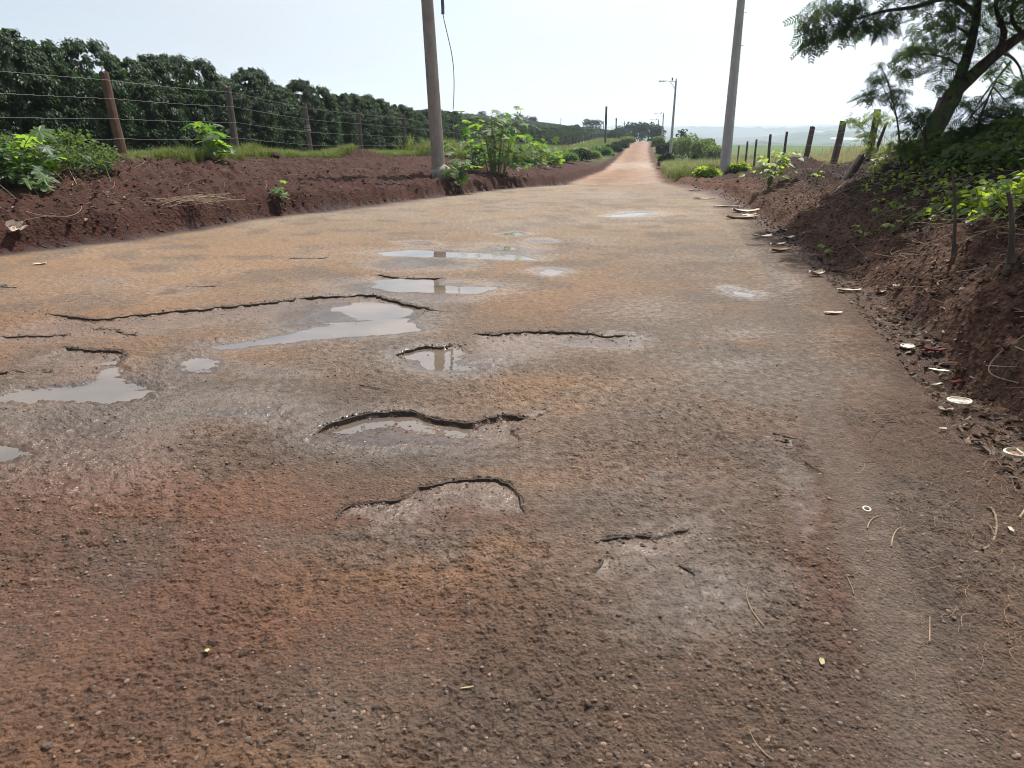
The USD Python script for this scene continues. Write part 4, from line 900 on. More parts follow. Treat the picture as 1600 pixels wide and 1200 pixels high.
sapling([(1448, 240), (1446, 205), (1440, 178)], 12.0, [(1440, 175, .18), (1425, 180, .16), (1455, 178, .16), (1440, 195, .2), (1420, 205, .16), (1408, 225, .18)], 'feathery sapling close against the leaning trunk', 210, 'feather_leaf', 73)
sapling([(1520, 235), (1530, 190), (1545, 150), (1560, 120)], 11.5, [(1510, 160, .26), (1545, 165, .28), (1570, 170, .3), (1525, 190, .28), (1500, 200, .25), (1560, 195, .3), (1590, 180, .34), (1590, 140, .25), (1600, 210, .3), (1540, 215, .28)], 'dense feathery undergrowth right of the leaning trunk', 800, 'feather_leaf', 74, .03)

# ------------------------------------------------------------------ castor plants
CL = [leaf_castor(8, 1), leaf_castor(9, 2), leaf_castor(7, 3)]
def castor(loc, h, w, nleaf, size, label, seed, mats=('castor_leaf', 'castor_leaf_dark'), name='castor_plant', light=.5):
    r = np.random.default_rng(seed); p = thing(name, label, 'castor plant', loc)
    stems = []; ns = max(1, int(nleaf / 9)); tips = []
    for k in range(ns):
        a = r.uniform(0, 6.28); q = r.uniform(.1, .55) * w if ns > 1 else 0
        top = np.array([q * math.cos(a), q * math.sin(a), h * r.uniform(.6, .95)]); tips.append(top)
        stems.append(tube(spline([(.3 * q * math.cos(a), .3 * q * math.sin(a), -.15), top * [.65, .65, .55], top], 8), np.linspace(.016, .008, 8) * (.6 + h * .3), 6))
    pl_ = []
    for k in range(nleaf):
        tf = r.uniform(.08, .95) if k >= ns else 1.0; s = tips[k % ns] * tf; a = r.uniform(0, 6.28); l = r.uniform(.35, 1) * w * (.62 - .3 * tf)
        o = np.array([math.cos(a), math.sin(a), 0]); e = s + o * l + [0, 0, r.uniform(.0, .28) * min(1, h)]
        pl_.append(tube(spline([s, (s + e) / 2 + [0, 0, .04], e], 5), [.006, .0055, .005, .0045, .004], 4))
        v, f = place_leaves(CL[int(r.integers(0, 3))], e[None], (o + [0, 0, r.uniform(-.7, .0)] + r.normal(size=3) * .2)[None], (np.array([0, 0, 1.0]) + o * .35 + r.normal(size=3) * .3)[None], [size * r.uniform(.65, 1.15)])
        obj('leaf', (v, f), mats[0] if r.random() < light else mats[1], p)
    obj('stem', cat(stems), 'stem_green', p); obj('leaf_stalk', cat(pl_), 'stem_green', p)
    return p
castor(hit(335, 252), .85, 1.0, 26, .27, 'castor plant with broad pale leaves on the bank top by the second left post', 81)
castor(hit(440, 312), .38, .45, 6, .20, 'small castor seedling alone on the bare left bank', 82, light=.9)
castor(hit(716, 292), .95, .95, 30, .24, 'bright castor plant at the foot of the left concrete pole', 83, light=.75)
castor(hit(775, 272), 2.1, 2.0, 135, .27, 'largest castor shrub, right of the left concrete pole', 84, light=.45)
castor(hit(742, 262), 1.2, 1.2, 40, .24, 'dark castor plant between the pole and the largest castor shrub', 184, light=.3)
castor(hit(835, 262), 1.4, 1.5, 55, .26, 'castor plant just right of the largest castor shrub', 85, light=.5)
castor(hit(868, 262), .9, 1.1, 26, .26, 'low bright castor plant on the edge of the far left bank', 86, light=.8)
castor(hit(700, 248), .8, .8, 20, .22, 'castor plant behind the left concrete pole', 87, light=.6)
castor(hit(905, 250), 1.4, 1.3, 30, .3, 'far castor plant on the left bank before the dark bushes', 88, light=.4)
castor(hit(20, 290), .75, 1.0, 20, .30, 'castor plant with large leaves at the left edge of the photo', 89, light=.6)
castor(hit(70, 280), .55, .9, 12, .27, 'castor plant trailing bright leaves over the left creeper', 90, light=.8)
castor(hit(75, 300), .2, .5, 3, .22, 'wilted castor sprig with pale leaves on the left bank', 91, light=.9)

# ------------------------------------------------------------------ creepers
def creeper(name, poly_px, n, hmax, size, label, seed, mat='creeper_leaf', dens=None):
    r = np.random.default_rng(seed); corners = np.array([at(*p)[:2] if len(p) == 3 else hit(*p)[:2] for p in poly_px]); pg = shapely.Polygon(corners).buffer(.05); b = pg.bounds; pts = np.zeros((0, 2))
    while len(pts) < n:
        q = r.uniform((b[0], b[1]), (b[2], b[3]), (n * 3, 2)); q = q[shapely.contains_xy(pg, q[:, 0], q[:, 1])]
        keep = n2(q[:, 0], q[:, 1], .45, seed, 2) > r.uniform(.25, .62, len(q)); pts = np.vstack([pts, q[keep]])
    pts = pts[:n]; z = G(pts[:, 0], pts[:, 1]); lift = hmax * (.25 + .9 * n2(pts[:, 0], pts[:, 1], .7, seed + 1, 2)) * r.uniform(.25, 1, n)
    pos = np.column_stack([pts, z + lift]); d = unit(n, r) * [1, 1, .35] - [0, 0, .25]; nn = np.array([0, -.25, 1.0]) + r.normal(size=(n, 3)) * .45
    m = place_leaves(leaf_oval(.72, .05, .15), pos, d, nn, r.uniform(.6, 1.25, n) * size)
    p = thing(name, label, 'creeper'); q = obj('leaves', m, mat, p); tag(q, kind='stuff')
    st = []
    for k in range(60):
        i = int(r.integers(0, n)); a = pos[i]; e = on(*(a[:2] + r.normal(size=2) * .35)); st.append(tube(spline([e - [0, 0, .02], (a + e) / 2 + [0, 0, .05], a], 6), .005, 4))
    tag(obj('stems', cat(st), 'stem_green', p), kind='stuff')
creeper('creeper', [(-80, 262, 13.5), (0, 262, 14), (60, 258, 14.8), (130, 262, 14.8), (190, 272, 14.2), (150, 280, 13.4), (90, 282, 13), (40, 300, 12), (-80, 330, 11)], 4300, .75, .085, 'dense leafy creeper spilling down the left bank at the photo edge', 301)
creeper('creeper', [(1402, 252, 14.4), (1446, 238, 14.2), (1510, 225, 13), (1640, 200, 11.5), (1740, 290, 7.6), (1640, 325, 7.8), (1570, 300, 9), (1480, 292, 10.4), (1420, 285, 12.4)], 8200, .42, .105, 'broad leafy creeper covering the top of the right bank', 302)
creeper('creeper', [(1490, 310, 8.6), (1640, 280, 8), (1700, 335, 6.8), (1600, 335, 7.3), (1520, 325, 8)], 620, .34, .11, 'bright leaf spray hanging over the right bank below the dark creeper', 303, 'bright_leaf')

creeper('creeper', [(1370, 262, 15.5), (1480, 287, 11), (1600, 335, 7.6), (1560, 400, 6.6), (1440, 385, 8.5), (1340, 335, 12.3)], 620, .24, .075, 'thin scattered bright sprigs below the dark creeper on the right bank', 304, 'bright_leaf')
def seedling(loc, n, h, w, size, label, seed, mat='bright_leaf', cat_='seedling', shape=None):
    r = np.random.default_rng(seed); p = thing('seedling', label, cat_, loc); L = shape or leaf_oval(.6, .06, .15); st = []
    for k in range(n):
        a = r.uniform(0, 6.28); q = w * r.uniform(.15, 1); e = np.array([q * math.cos(a), q * math.sin(a), h * r.uniform(.35, 1)])
        st.append(tube(spline([(0, 0, -.03), e * [.4, .4, .7], e], 5), [.006, .005, .004, .003, .002], 4))
        for j in range(2):
            v, f = place_leaves(L, e[None], (np.array([math.cos(a + j * 1.6 - .8), math.sin(a + j * 1.6 - .8), -.25]))[None], (np.array([0, -.2, 1.0]) + r.normal(size=3) * .3)[None], [size * r.uniform(.7, 1.2)])
            obj('leaf', (v, f), mat, p)
    obj('stem', cat(st), 'stem_green', p)
seedling(hit(1200, 296), 44, .9, .62, .19, 'bright green leafy seedling on the right bank before the earth mound', 401)
seedling(hit(1222, 272), 8, .55, .2, .16, 'small bright seedling against the earth mound', 411)
for k, (px, py, n_, lab) in enumerate([(1425, 352, 5, 'yellow green seedling low on the middle of the right bank'), (1390, 372, 4, 'thin seedling left of the bank middle, above the leaf litter'), (1345, 380, 4, 'small yellowish seedling near the toe of the right bank'), (1372, 345, 5, 'small pale seedling higher up the right bank'), (1480, 330, 7, 'seedling with round leaves beside the thin dark stem'), (1455, 345, 5, 'seedling between the dark stem and the low seedlings'), (1410, 300, 5, 'olive seedling in the shade of the right bank'), (1300, 405, 3, 'tiny olive sprig at the foot of the right bank'), (1275, 285, 5, 'yellowish sprig right of the earth mound'), (1530, 330, 8, 'leafy sprig below the bright leaf spray')]):
    seedling(hit(px, py), n_, .16 + .02 * n_, .18, .085, lab, 420 + k)
for k, (px, py, tx, ty, r_, lab) in enumerate([(1490, 402, 1487, 268, .014, 'thin dark upright stem in the middle of the right bank'), (1578, 420, 1575, 300, .02, 'dark upright stem near the right edge of the photo'), (1420, 345, 1421, 310, .008, 'short dark stick standing in the right bank')]):
    b = hit(px, py); t = at(tx, ty, b[1]); p = thing('dead_stem', lab, 'stem', b); obj('stalk', tube(spline([(0, 0, -.1), (t - b) * .5 + [.02, 0, 0], t - b], 8), np.linspace(r_ * 1.3, r_ * .7, 8), 7), 'bark', p)
    obj('root_flare', tube([(0, 0, -.06), (0, 0, .10)], [r_ * 2.2, r_ * 1.2], 7), 'bark', p)
# broken posts by the right fence
b = hit(1318, 284); t = at(1346, 245, b[1] + .2) - b
p = thing('broken_post', 'broken dark post lying tilted against the right bank', 'broken post', b); obj('shaft', tube([-.15 * t, t * .5, t], [.09, .085, .075], 9), 'post_wood', p, smooth=40); obj('splinter', tube([t * .97, t * 1.1 + [.02, 0, .02]], [.05, .012], 5), 'post_wood', p)
b = at(1358, 262, 17.2); b[2] = min(b[2], float(H(b[0], b[1]))); t = at(1386, 190, 17.2) - b
p = thing('leaning_stick', 'slim black stick leaning out beside the half hidden post', 'stick', b); obj('shaft', tube([-.1 * t, t * .5, t], [.045, .04, .03], 7), 'post_wood', p, smooth=40)

# ------------------------------------------------------------------ grass
def tuft(seed, n=26, h=.3, spread=.12, w=.006, seedhead=False):
    r = np.random.default_rng(seed); parts = []
    for k in range(n):
        a = r.uniform(0, 6.28); b0 = np.array([r.normal() * spread * .5, r.normal() * spread * .5, -.02]); hh = h * r.uniform(.55, 1.15); l = hh * r.uniform(.15, .75)
        o = np.array([math.cos(a), math.sin(a), 0]); s = np.cross(o, [0, 0, 1]) * w
        p1, p2 = b0 + o * l * .3 + [0, 0, hh * .6], b0 + o * l + [0, 0, hh * (1 - .25 * l / hh)]
        v = np.array([b0 - s, b0 + s, p1 + s * .8, p1 - s * .8, p2]); parts.append((v, np.array([[0,1,2],[0,2,3],[3,2,4]])))
        if seedhead and k % 2 == 0:
            q = p2 + [0, 0, hh * .2]; parts.append((np.array([p2 - s, p2 + s, q + s * 2.4, q - s * 2.4, q + o * .03 + [0, 0, hh * .12]]), np.array([[0,1,2],[0,2,3],[3,2,4]])))
    return cat(parts)
def grass(name, label, sampler, n, protos, seed, smin=.7, smax=1.3):
    r = np.random.default_rng(seed); q = sampler(r, n * 4); q = q[n2(q[:, 0], q[:, 1], 1.1, seed, 2) > r.uniform(.2, .6, len(q))][:n]
    n = len(q); pos = np.column_stack([q, H(q[:, 0], q[:, 1])]); instancer(name, protos, pos, r.integers(0, len(protos), n), quat_euler(r.uniform(0, 6.28, n), r.uniform(0, .15, n), r.uniform(0, 6.28, n)), r.uniform(smin, smax, n), label)
gp_ = [(tuft(1), 'grass_leaf', False), (tuft(2, 30, .24), 'grass_leaf', False), (tuft(3, 22, .36, .1, .005), 'grass_leaf', False)]
def s_left(r, n):
    y = 10 * (90 / 10) ** r.random(n); x = FL(y) - r.uniform(-.35, 3.0, n); return np.column_stack([x, y])
grass('grass_strip', 'green grass strip between the left fence and the coffee shrubs', s_left, 11000, gp_ + [(tuft(8, 26, .22), 'dry_grass', False)], 501, .3, .72)
tall = [(tuft(4, 26, .75, .2, .006, True), 'dry_grass', False), (tuft(5, 28, .6, .2, .007), 'grass_leaf', False), (tuft(6, 24, .85, .2, .005, True), 'dry_grass', False), (tuft(7, 30, .5, .2, .008), 'grass_leaf', False)]
def s_right(r, n):
    y = 19 * (110 / 19) ** (r.random(n)); x = FR(y) + .5 + r.uniform(0, 1, n) * (5 + y * .4); return np.column_stack([x, y])
grass('pasture_grass', 'tall pale seeding grass beyond the right fence', s_right, 15000, tall, 502, .45, .8)
def s_verge(r, n):
    y = r.uniform(36, 90, n); x = XR(y) + .2 + r.random(n) ** 1.5 * 3.0; return np.column_stack([x, y])
grass('verge_grass', 'rank green grass on the far right verge', s_verge, 2200, tall[1:2] + tall[3:] + gp_[:1], 503, .35, .7)
def s_edge(r, n):
    y = r.uniform(33, 58, n); x = XR(y) + .1 + r.random(n) ** 1.3 * np.minimum(3.0, (FR(y) - XR(y)) * .45); return np.column_stack([x, y])
grass('edge_grass', 'tall arching grass leaning over the right road edge before the pole', s_edge, 1300, [(tuft(11, 40, .9, .3, .008), 'grass_leaf', False), (tuft(12, 40, .8, .3, .009), 'grass_leaf', False), (tuft(13, 36, .8, .3, .008), 'dry_grass', False)], 506, .5, .95)
def s_verge2(r, n):
    y = r.uniform(34, 150, n); x = XL(y) - r.uniform(.3, 1, n) * np.abs(XL(y) - FL(y)); return np.column_stack([x, y])
grass('verge_grass', 'green weeds on the far left verge below the fence', s_verge2, 8000, gp_ + tall[3:], 504, 1.0, 2.2)
def s_bankl(r, n):
    y = r.uniform(17, 34, n); x = FL(y) + r.uniform(-.2, 1.0, n); return np.column_stack([x, y])
grass('bank_grass', 'weedy grass along the top edge of the left bank', s_bankl, 1500, gp_, 505, .5, 1.1)

# ------------------------------------------------------------------ clods, gravel, litter
def rock(seed, sub=1, sq=.6, amp=.5):
    m = trimesh.creation.icosphere(sub, 1.0); v = np.array(m.vertices); v = v * (1 + amp * (meshkit.noise(v * 1.4 + seed * 3.1, seed)[:, None] - .5)) * [1, .8, sq]
    return v, np.array(m.faces)
def sampler_bank(r, n):
    side = r.random(n) < .5; y = np.where(side, 4.5 * (34 / 4.5) ** r.random(n), 2.2 * (30 / 2.2) ** r.random(n))
    xl = XL(y) - .05 - r.random(n) ** 1.2 * np.abs(XL(y) - FL(y)) * 1.0; xr = XR(y) - .15 + r.random(n) ** 1.2 * (FR(y) - XR(y)) * .95
    return np.column_stack([np.where(side, xl, xr), y])
def scatter(name, label, sampler, n, protos, smin, smax, seed, pw=2.0, tilt=.5, lift=.0, relief_on=False):
    r = np.random.default_rng(seed); q = sampler(r, n); z = G(q[:, 0], q[:, 1])
    sc = smin + (smax - smin) * r.random(n) ** pw; pos = np.column_stack([q, z + sc * lift])
    instancer(name, protos, pos, r.integers(0, len(protos), n), quat_euler(r.uniform(0, 6.28, n), r.uniform(0, tilt, n), r.uniform(0, 6.28, n)), sc, label)
scatter('earth_clods', 'crumbled red earth clods over both banks', sampler_bank, 7500, [(rock(k, 1, .5, 1.1), 'clod', False) for k in range(4)], .008, .04, 601, 3.5, .6, .3)
def sampler_road(r, n):
    y = 1.45 * (16 / 1.45) ** r.random(n); lo, hi = np.maximum(XL(y), -.80 * y - .6), np.minimum(XR(y) + .1, .80 * y + .6); x = lo + (hi - lo) * r.random(n)
    q = np.column_stack([x, y]); k = n2(x, y, .55, 77, 3) > r.uniform(.25, .65, n); return np.vstack([q[k], q[~k][: 0]]) if k.sum() == n else np.vstack([q[k], q[k][: 0]])
def scatter_road(n, seed, *a, **k):
    def s(r, m):
        out = np.zeros((0, 2))
        while len(out) < m: out = np.vstack([out, sampler_road(r, m * 2)])
        return out[:m]
    scatter('gravel', 'loose grit and small stones on the road surface', s, n, *a, seed=seed, **k)
scatter_road(24000, 602, [(rock(10 + k, 1, .6), 'stone_dark', 30) for k in range(3)] + [(rock(20 + k, 1, .6), 'stone_pale', 30) for k in range(2)], .0018, .0095, pw=4.0, tilt=.5, lift=.0, relief_on=True)
def dead_leaf(seed):
    r = np.random.default_rng(seed); v, f = leaf_oval(r.uniform(.35, .6), r.uniform(.05, .2), r.uniform(-.3, .3)); v = v - [.5, 0, 0]; return v, f
def s_litter(r, n):
    y = 2.3 * (22 / 2.3) ** r.random(n); x = XR(y) - .35 + r.random(n) ** 1.1 * (FR(y) - XR(y)) * .9; return np.column_stack([x, y])
scatter('leaf_litter', 'dead leaves strewn over the right bank', s_litter, 17000, [(dead_leaf(1), 'dead_leaf', False), (dead_leaf(2), 'dead_leaf_dark', False), (dead_leaf(3), 'dead_leaf_dark', False), (dead_leaf(4), 'dead_leaf', False)], .015, .075, 603, 2.0, .8, .15)
def s_litl(r, n):
    y = 7.5 * (26 / 7.5) ** r.random(n); x = XL(y) + .1 - r.random(n) ** 1.1 * np.abs(XL(y) - FL(y)) * .98; return np.column_stack([x, y])
scatter('leaf_litter', 'dry leaves and bits of straw on the left bank', s_litl, 3800, [(dead_leaf(5), 'dead_leaf', False), (dead_leaf(6), 'dead_leaf_dark', False), (tube([(-.6, 0, 0), (0, .04, .03), (.6, 0, 0)], .012, 4), 'straw', False)], .02, .10, 604, 2.0, .6, .15)
def needle(k, c):
    return tube(spline([(-.5, 0, .02), (-.1, c, .06), (.2, c * .8, .05), (.5, -c * .5, .02)], 6), .0075, 4)
def s_needle(r, n):
    y = 1.5 * (14 / 1.5) ** r.random(n); x = XR(y) - .75 + r.normal(size=n) * .38 + .35; return np.column_stack([x, y])
scatter('straw_litter', 'dry straw and needles along the right edge of the asphalt', s_needle, 15000, [(needle(1, .12), 'straw', False), (needle(2, -.2), 'straw', False), (needle(3, .3), 'twig', False), (needle(4, .05), 'twig', False)], .02, .125, 605, 2.2, .25, .12)

# single clods and mound lumps
for k, (px, py, s, lab) in enumerate([(458, 246, .26, 'dark earth clod on top of the left bank, left of the grey split post'), (428, 246, .16, 'smaller clod left of the dark clod on the left bank'), (1362, 800, .0, ''), (75, 1172, .013, 'black lump of asphalt at the bottom left of the road'), (420, 560, .0, '')]):
    if s == 0: continue
    g = hit(px, py); p = obj('earth_clod' if s > .1 else 'asphalt_lump', (rock(30 + k, 3, .7, .7)[0] * s + [0, 0, s * .3], rock(30 + k, 3, .7, .7)[1]), 'clod' if s > .1 else 'stone_dark', smooth=True)
    xf(p, g); tag(p, lab, 'clod' if s > .1 else 'stone')

# twigs and branches
def twig(pix, r0, label, mat='twig', name='twig', lift=.012, fork=None, cat_='twig'):
    pts = np.array([hit(*p) for p in pix]); b = pts[0].copy(); q = pts - b; q[:, 2] += lift * .5; r0 = r0 * .55; q[1:, :2] += np.random.default_rng(int(abs(b[0] * 997 + b[1] * 331) * 10) % 99991).normal(size=(len(q) - 1, 2)) * .012 * b[1] / 4
    p = thing(name, label, cat_, b); m = spline(q, max(8, 4 * len(q))); obj('stick', tube(m, np.linspace(r0, r0 * .55, len(m)), 7), mat, p, smooth=50)
    if fork is not None:
        i = len(m) // 3; d = np.array(fork); obj('side_twig', tube([m[i], m[i] + d * .5 + [0, 0, .01], m[i] + d], [r0 * .6, r0 * .5, r0 * .25], 6), mat, p)
for args in [([(1536, 862), (1552, 840), (1556, 815), (1547, 795)], .010, 'crooked grey branch lying at the right asphalt edge', 'twig_pale', 'branch', .015, (.02, .10, .01), 'branch'),
             ([(1592, 812), (1594, 795), (1602, 780)], .010, 'branch piece cut off by the right edge of the photo', 'twig_pale', 'branch', .015, None, 'branch'),
             ([(1392, 857), (1400, 838), (1412, 825)], .006, 'yellowish curved twig near the small white ring', 'twig_pale'), ([(1355, 828), (1362, 815), (1375, 808)], .006, 'short dark curved twig below the small white ring', 'twig'),
             ([(1193, 982), (1170, 945), (1168, 918)], .005, 'long curved twig on the grey asphalt, lower right', 'twig_pale'), ([(1208, 1190), (1190, 1170), (1176, 1146)], .004, 'pale straight twig at the bottom right of centre', 'twig_pale'),
             ([(1452, 1005), (1450, 985), (1454, 965)], .005, 'yellow straw stalk standing out on the dark right strip', 'twig_pale'), ([(1333, 930), (1326, 915), (1320, 900)], .004, 'short pale twig at the edge of the brown strip', 'twig'),
             ([(1208, 678), (1226, 684), (1242, 691)], .010, 'black twig across the right side of the road', 'bark'), ([(1258, 722), (1272, 732), (1285, 742)], .007, 'dark twig below the black twig', 'bark'), ([(1104, 730), (1130, 730), (1160, 731), (1185, 731)], .004, 'thin pale straw lying straight across the road', 'twig_pale'),
             ([(562, 601), (590, 607), (616, 612)], .006, 'thin black twig in the middle of the road beyond the deep pothole', 'bark'), ([(1385, 662), (1395, 662), (1410, 664)], .006, 'dark short twig at the right asphalt edge', 'bark'), ([(1360, 690), (1372, 680), (1380, 670)], .005, 'curved thin twig on the right side of the asphalt', 'twig'),
             ([(1440, 705), (1470, 712), (1490, 718)], .006, 'dark twig leading towards the brown box', 'twig'), ([(1535, 705), (1555, 725), (1568, 742)], .008, 'twig lying below the white oval lid', 'twig'), ([(1580, 540), (1556, 565), (1552, 590), (1570, 605), (1590, 610)], .010, 'pale looping root arching over the dark hollow', 'twig_pale', 'root', .06, None, 'root'),
             ([(1600, 525), (1580, 542)], .010, 'pale root end at the right edge above the hollow', 'twig_pale', 'root', .05, None, 'root'), ([(1540, 365), (1480, 372), (1440, 385), (1420, 400)], .010, 'long pale stick slanting down the right bank', 'twig_pale', 'twig', .03), ([(1395, 400), (1400, 390), (1425, 370)], .008, 'pale forked stick on the middle of the right bank', 'twig_pale', 'twig', .04, (.12, .02, .06)),
             ([(1302, 306), (1318, 288), (1330, 276)], .018, 'pale stick below the broken post', 'twig_pale', 'twig', .04), ([(40, 330), (75, 345), (110, 340), (128, 325)], .012, 'long curved pale stem lying on the left bank', 'twig_pale', 'twig', .03), ([(160, 302), (185, 315), (205, 325)], .012, 'thin dry stem on the left bank below the creeper', 'twig_pale', 'twig', .03),
             ([(108, 268), (112, 290)], .014, 'pale broken stalk under the left creeper', 'twig_pale', 'twig', .05), ([(113, 292), (115, 275)], .014, 'second pale broken stalk under the left creeper', 'twig_pale', 'twig', .05),
             ([(1260, 372), (1290, 366), (1312, 372)], .012, 'dark stick at the foot of the right bank above the white strip', 'bark', 'twig', .02), ([(1120, 322), (1140, 322)], .02, 'dark stick lying on the far right edge of the road', 'bark', 'twig', .02)]:
    twig(*args)
# dry cut stalks in a heap on the left bank
g = hit(285, 318); p = thing('straw_heap', 'heap of dry pale stalks on the left bank', 'straw heap', g); r = np.random.default_rng(9)
for k in range(40):
    a = r.uniform(-1.0, 1.0); c0 = np.array([r.normal() * .35, r.normal() * .15, .03 + r.random() * .07]); l = r.uniform(.2, .5); d = np.array([math.cos(a), math.sin(a), r.uniform(-.15, .25)]) * l
    obj('stalk', tube(spline([c0 - d, c0 + [0, 0, .03], c0 + d], 5), .006, 4), 'twig_pale', p)

# litter
def disc(rx, ry, h, rim=.0, seed=0, n=28):
    a = np.linspace(0, 2 * math.pi, n, endpoint=False); rr = 1 + .04 * np.sin(a * 3 + seed)
    ring = lambda s, z: np.stack([rx * s * rr * np.cos(a), ry * s * rr * np.sin(a), np.full(n, z)], 1)
    V = np.vstack([ring(1, 0), ring(1.0, h), ring(.88, h + rim * .2), ring(.8, h - rim), ring(.1, h - rim)]); F = []
    i = np.arange(n); j = (i + 1) % n
    for k in range(4): F += [np.stack([k*n+i, k*n+j, (k+1)*n+j], 1), np.stack([k*n+i, (k+1)*n+j, (k+1)*n+i], 1)]
    V = np.vstack([V, [0, 0, h - rim]]); F.append(np.stack([4*n+i, 4*n+j, np.full(n, 5*n)], 1))
    return V, np.vstack(F)
def scrap(l, w, seed, curl=.25, h=.004):
    r = np.random.default_rng(seed); nx, ny = 9, 5; gx, gy = np.meshgrid(np.linspace(-1, 1, nx), np.linspace(-1, 1, ny), indexing='ij')
    e = 1 + .25 * (meshkit.noise(np.stack([gx * 2, gy * 2, gx * 0 + seed], -1), seed) - .5); x, y = gx * l / 2 * e, gy * w / 2 * e * (1 - .35 * gx ** 2)
    z = w * curl * (gx ** 2 * .5 + gy ** 2 * .4) + w * curl * (meshkit.noise(np.stack([gx * 1.7, gy * 1.7, gx * 0 + 5], -1), seed + 3) - .4)
    top = np.stack([x, y, z + h], -1).reshape(-1, 3); bot = top - [0, 0, h]; q = lambda i, j: i * ny + j; F = []; n = nx * ny
    for i in range(nx - 1):
        for j in range(ny - 1):
            a, b, c, d = q(i, j), q(i+1, j), q(i+1, j+1), q(i, j+1); F += [[a, b, c], [a, c, d], [n+a, n+c, n+b], [n+a, n+d, n+c]]
    per = [q(i, 0) for i in range(nx)] + [q(nx-1, j) for j in range(1, ny)] + [q(i, ny-1) for i in range(nx-2, -1, -1)] + [q(0, j) for j in range(ny-2, 0, -1)]
    for a, b in zip(per, per[1:] + per[:1]): F += [[a, n+a, n+b], [a, n+b, b]]
    return np.vstack([top, bot]), np.array(F)
def litter(name, px, py, mesh, mat, label, cat_, rz=0, lift=.03, tilt=0, extra=()):
    g = hit(px, py); p = thing(name, label, cat_, g + [0, 0, lift * .4], rz, .78, None, tilt, 0); obj('body', mesh, mat, p, smooth=40)
    for nm, me, ma in extra: obj(nm, me, ma, p, smooth=40)
litter('oval_lid', 1498, 633, disc(.095, .062, .016, .009), 'plastic_cream', 'pale oval plastic lid on the ground at the right edge', 'lid', -6, .03, 8, [('inner_ring', disc(.062, .038, .012, .004), 'plastic_white')])
litter('white_disc', 1417, 546, disc(.07, .05, .012, .006), 'plastic_white', 'small white disc near the foot of the dark hollow', 'lid', 10, .03, 10)
litter('plastic_strip', 1466, 583, scrap(.17, .03, 3, .3), 'plastic_white', 'white plastic strip slanting beside the oval lid', 'scrap', -32, .035)
litter('plastic_strip', 1462, 605, scrap(.15, .022, 4, .3), 'plastic_white', 'thin white strip left of the red wrapper', 'scrap', 22, .03)
litter('red_wrapper', 1502, 600, scrap(.24, .05, 5, .5), 'plastic_red', 'dark red torn wrapper above the oval lid', 'wrapper', 20, .04, 0, [('white_edge', scrap(.2, .014, 6, .6)[0:2], 'plastic_white')])
litter('red_wrapper', 1458, 553, scrap(.2, .05, 7, .6), 'plastic_red', 'dark red wrapper beside the small white disc', 'wrapper', -25, .04)
litter('white_wrapper', 1440, 541, scrap(.16, .05, 8, .7), 'paper', 'crumpled white wrapper at the foot of the dark hollow', 'wrapper', -40, .04)
litter('paper_scrap', 1474, 650, scrap(.10, .05, 9, .6), 'paper', 'crumpled white scrap under the oval lid', 'scrap', -40, .03)
litter('paper_scrap', 1472, 677, scrap(.06, .03, 10, .4), 'plastic_cream', 'small cream scrap below the crumpled white one', 'scrap', 5, .03)
litter('shoe_sole', 1590, 716, disc(.11, .055, .03, .022), 'plastic_cream', 'cream rimmed open plastic box at the right photo edge', 'box', 5, .03, 10, [('inside', disc(.075, .034, .012, .002), 'brown_inside'), ('divider', box(.012, .085, .022, (0.01, 0, .016), .003), 'plastic_cream')])
litter('paper_scrap', 1327, 457, scrap(.34, .10, 11, .25), 'paper', 'long white scrap at the foot of the right bank', 'scrap', 3, .03)
litter('paper_scrap', 1301, 492, scrap(.22, .08, 12, .2), 'paper', 'flat white scrap on the right asphalt edge', 'scrap', 4, .02)
litter('paper_scrap', 1403, 454, scrap(.14, .09, 13, .5), 'paper', 'white scrap a little up the right bank', 'scrap', 20, .03)
litter('paper_scrap', 1375, 462, scrap(.12, .08, 14, .5), 'paper_dirty', 'grey scrap left of the white scrap on the bank', 'scrap', 0, .03)
litter('paper_scrap', 1276, 432, scrap(.24, .14, 15, .5), 'paper', 'crumpled white scrap beside the road, above the long one', 'scrap', 12, .03)
for k, (px, py, l, w, rz, lab) in enumerate([(1225, 362, .38, .17, 20, 'crumpled pale scrap, upper one of the pair below the far litter'), (1232, 373, .30, .12, 10, 'pale scrap, lower one of the pair below the far litter'), (1215, 384, .35, .12, 25, 'dirty scrap lying on straw at the far right edge'), (1219, 394, .40, .14, 6, 'long pale scrap at the far right road edge'), (1192, 371, .45, .12, 5, 'flat pinkish scrap on the far right road edge'),
                                        (1165, 332, .9, .25, 14, 'long pale plank like scrap in the far litter pile'), (1158, 342, .9, .25, 6, 'pale flattened scrap at the bottom of the far litter pile'), (1172, 340, .5, .22, 28, 'grey crumpled scrap at the right of the far litter pile'), (1135, 324, .8, .12, 2, 'thin white strip on the road edge beyond the far litter pile'), (1100, 312, .7, .15, 0, 'farthest white scrap on the right road edge'), (1086, 299, .6, .15, 0, 'small white scrap where the right bank begins')]):
    litter('paper_scrap', px, py, scrap(l, w, 30 + k, .35), 'paper' if k % 3 else 'paper_dirty', lab, 'scrap', rz, .04)
ra = np.linspace(0, 2 * math.pi, 24); ringv = trimesh.creation.torus(.020, .0055, major_sections=24, minor_sections=8); litter('plastic_ring', 1354, 797, (np.array(ringv.vertices), np.array(ringv.faces)), 'plastic_white', 'small white plastic ring on the right asphalt', 'ring', 0, .012, 12)
litter('fallen_leaf', 1284, 1036, scrap(.042, .022, 60, .3, .001), 'leaf_yellow', 'pale yellow fallen leaf on the lower right road', 'leaf', 70, .014)
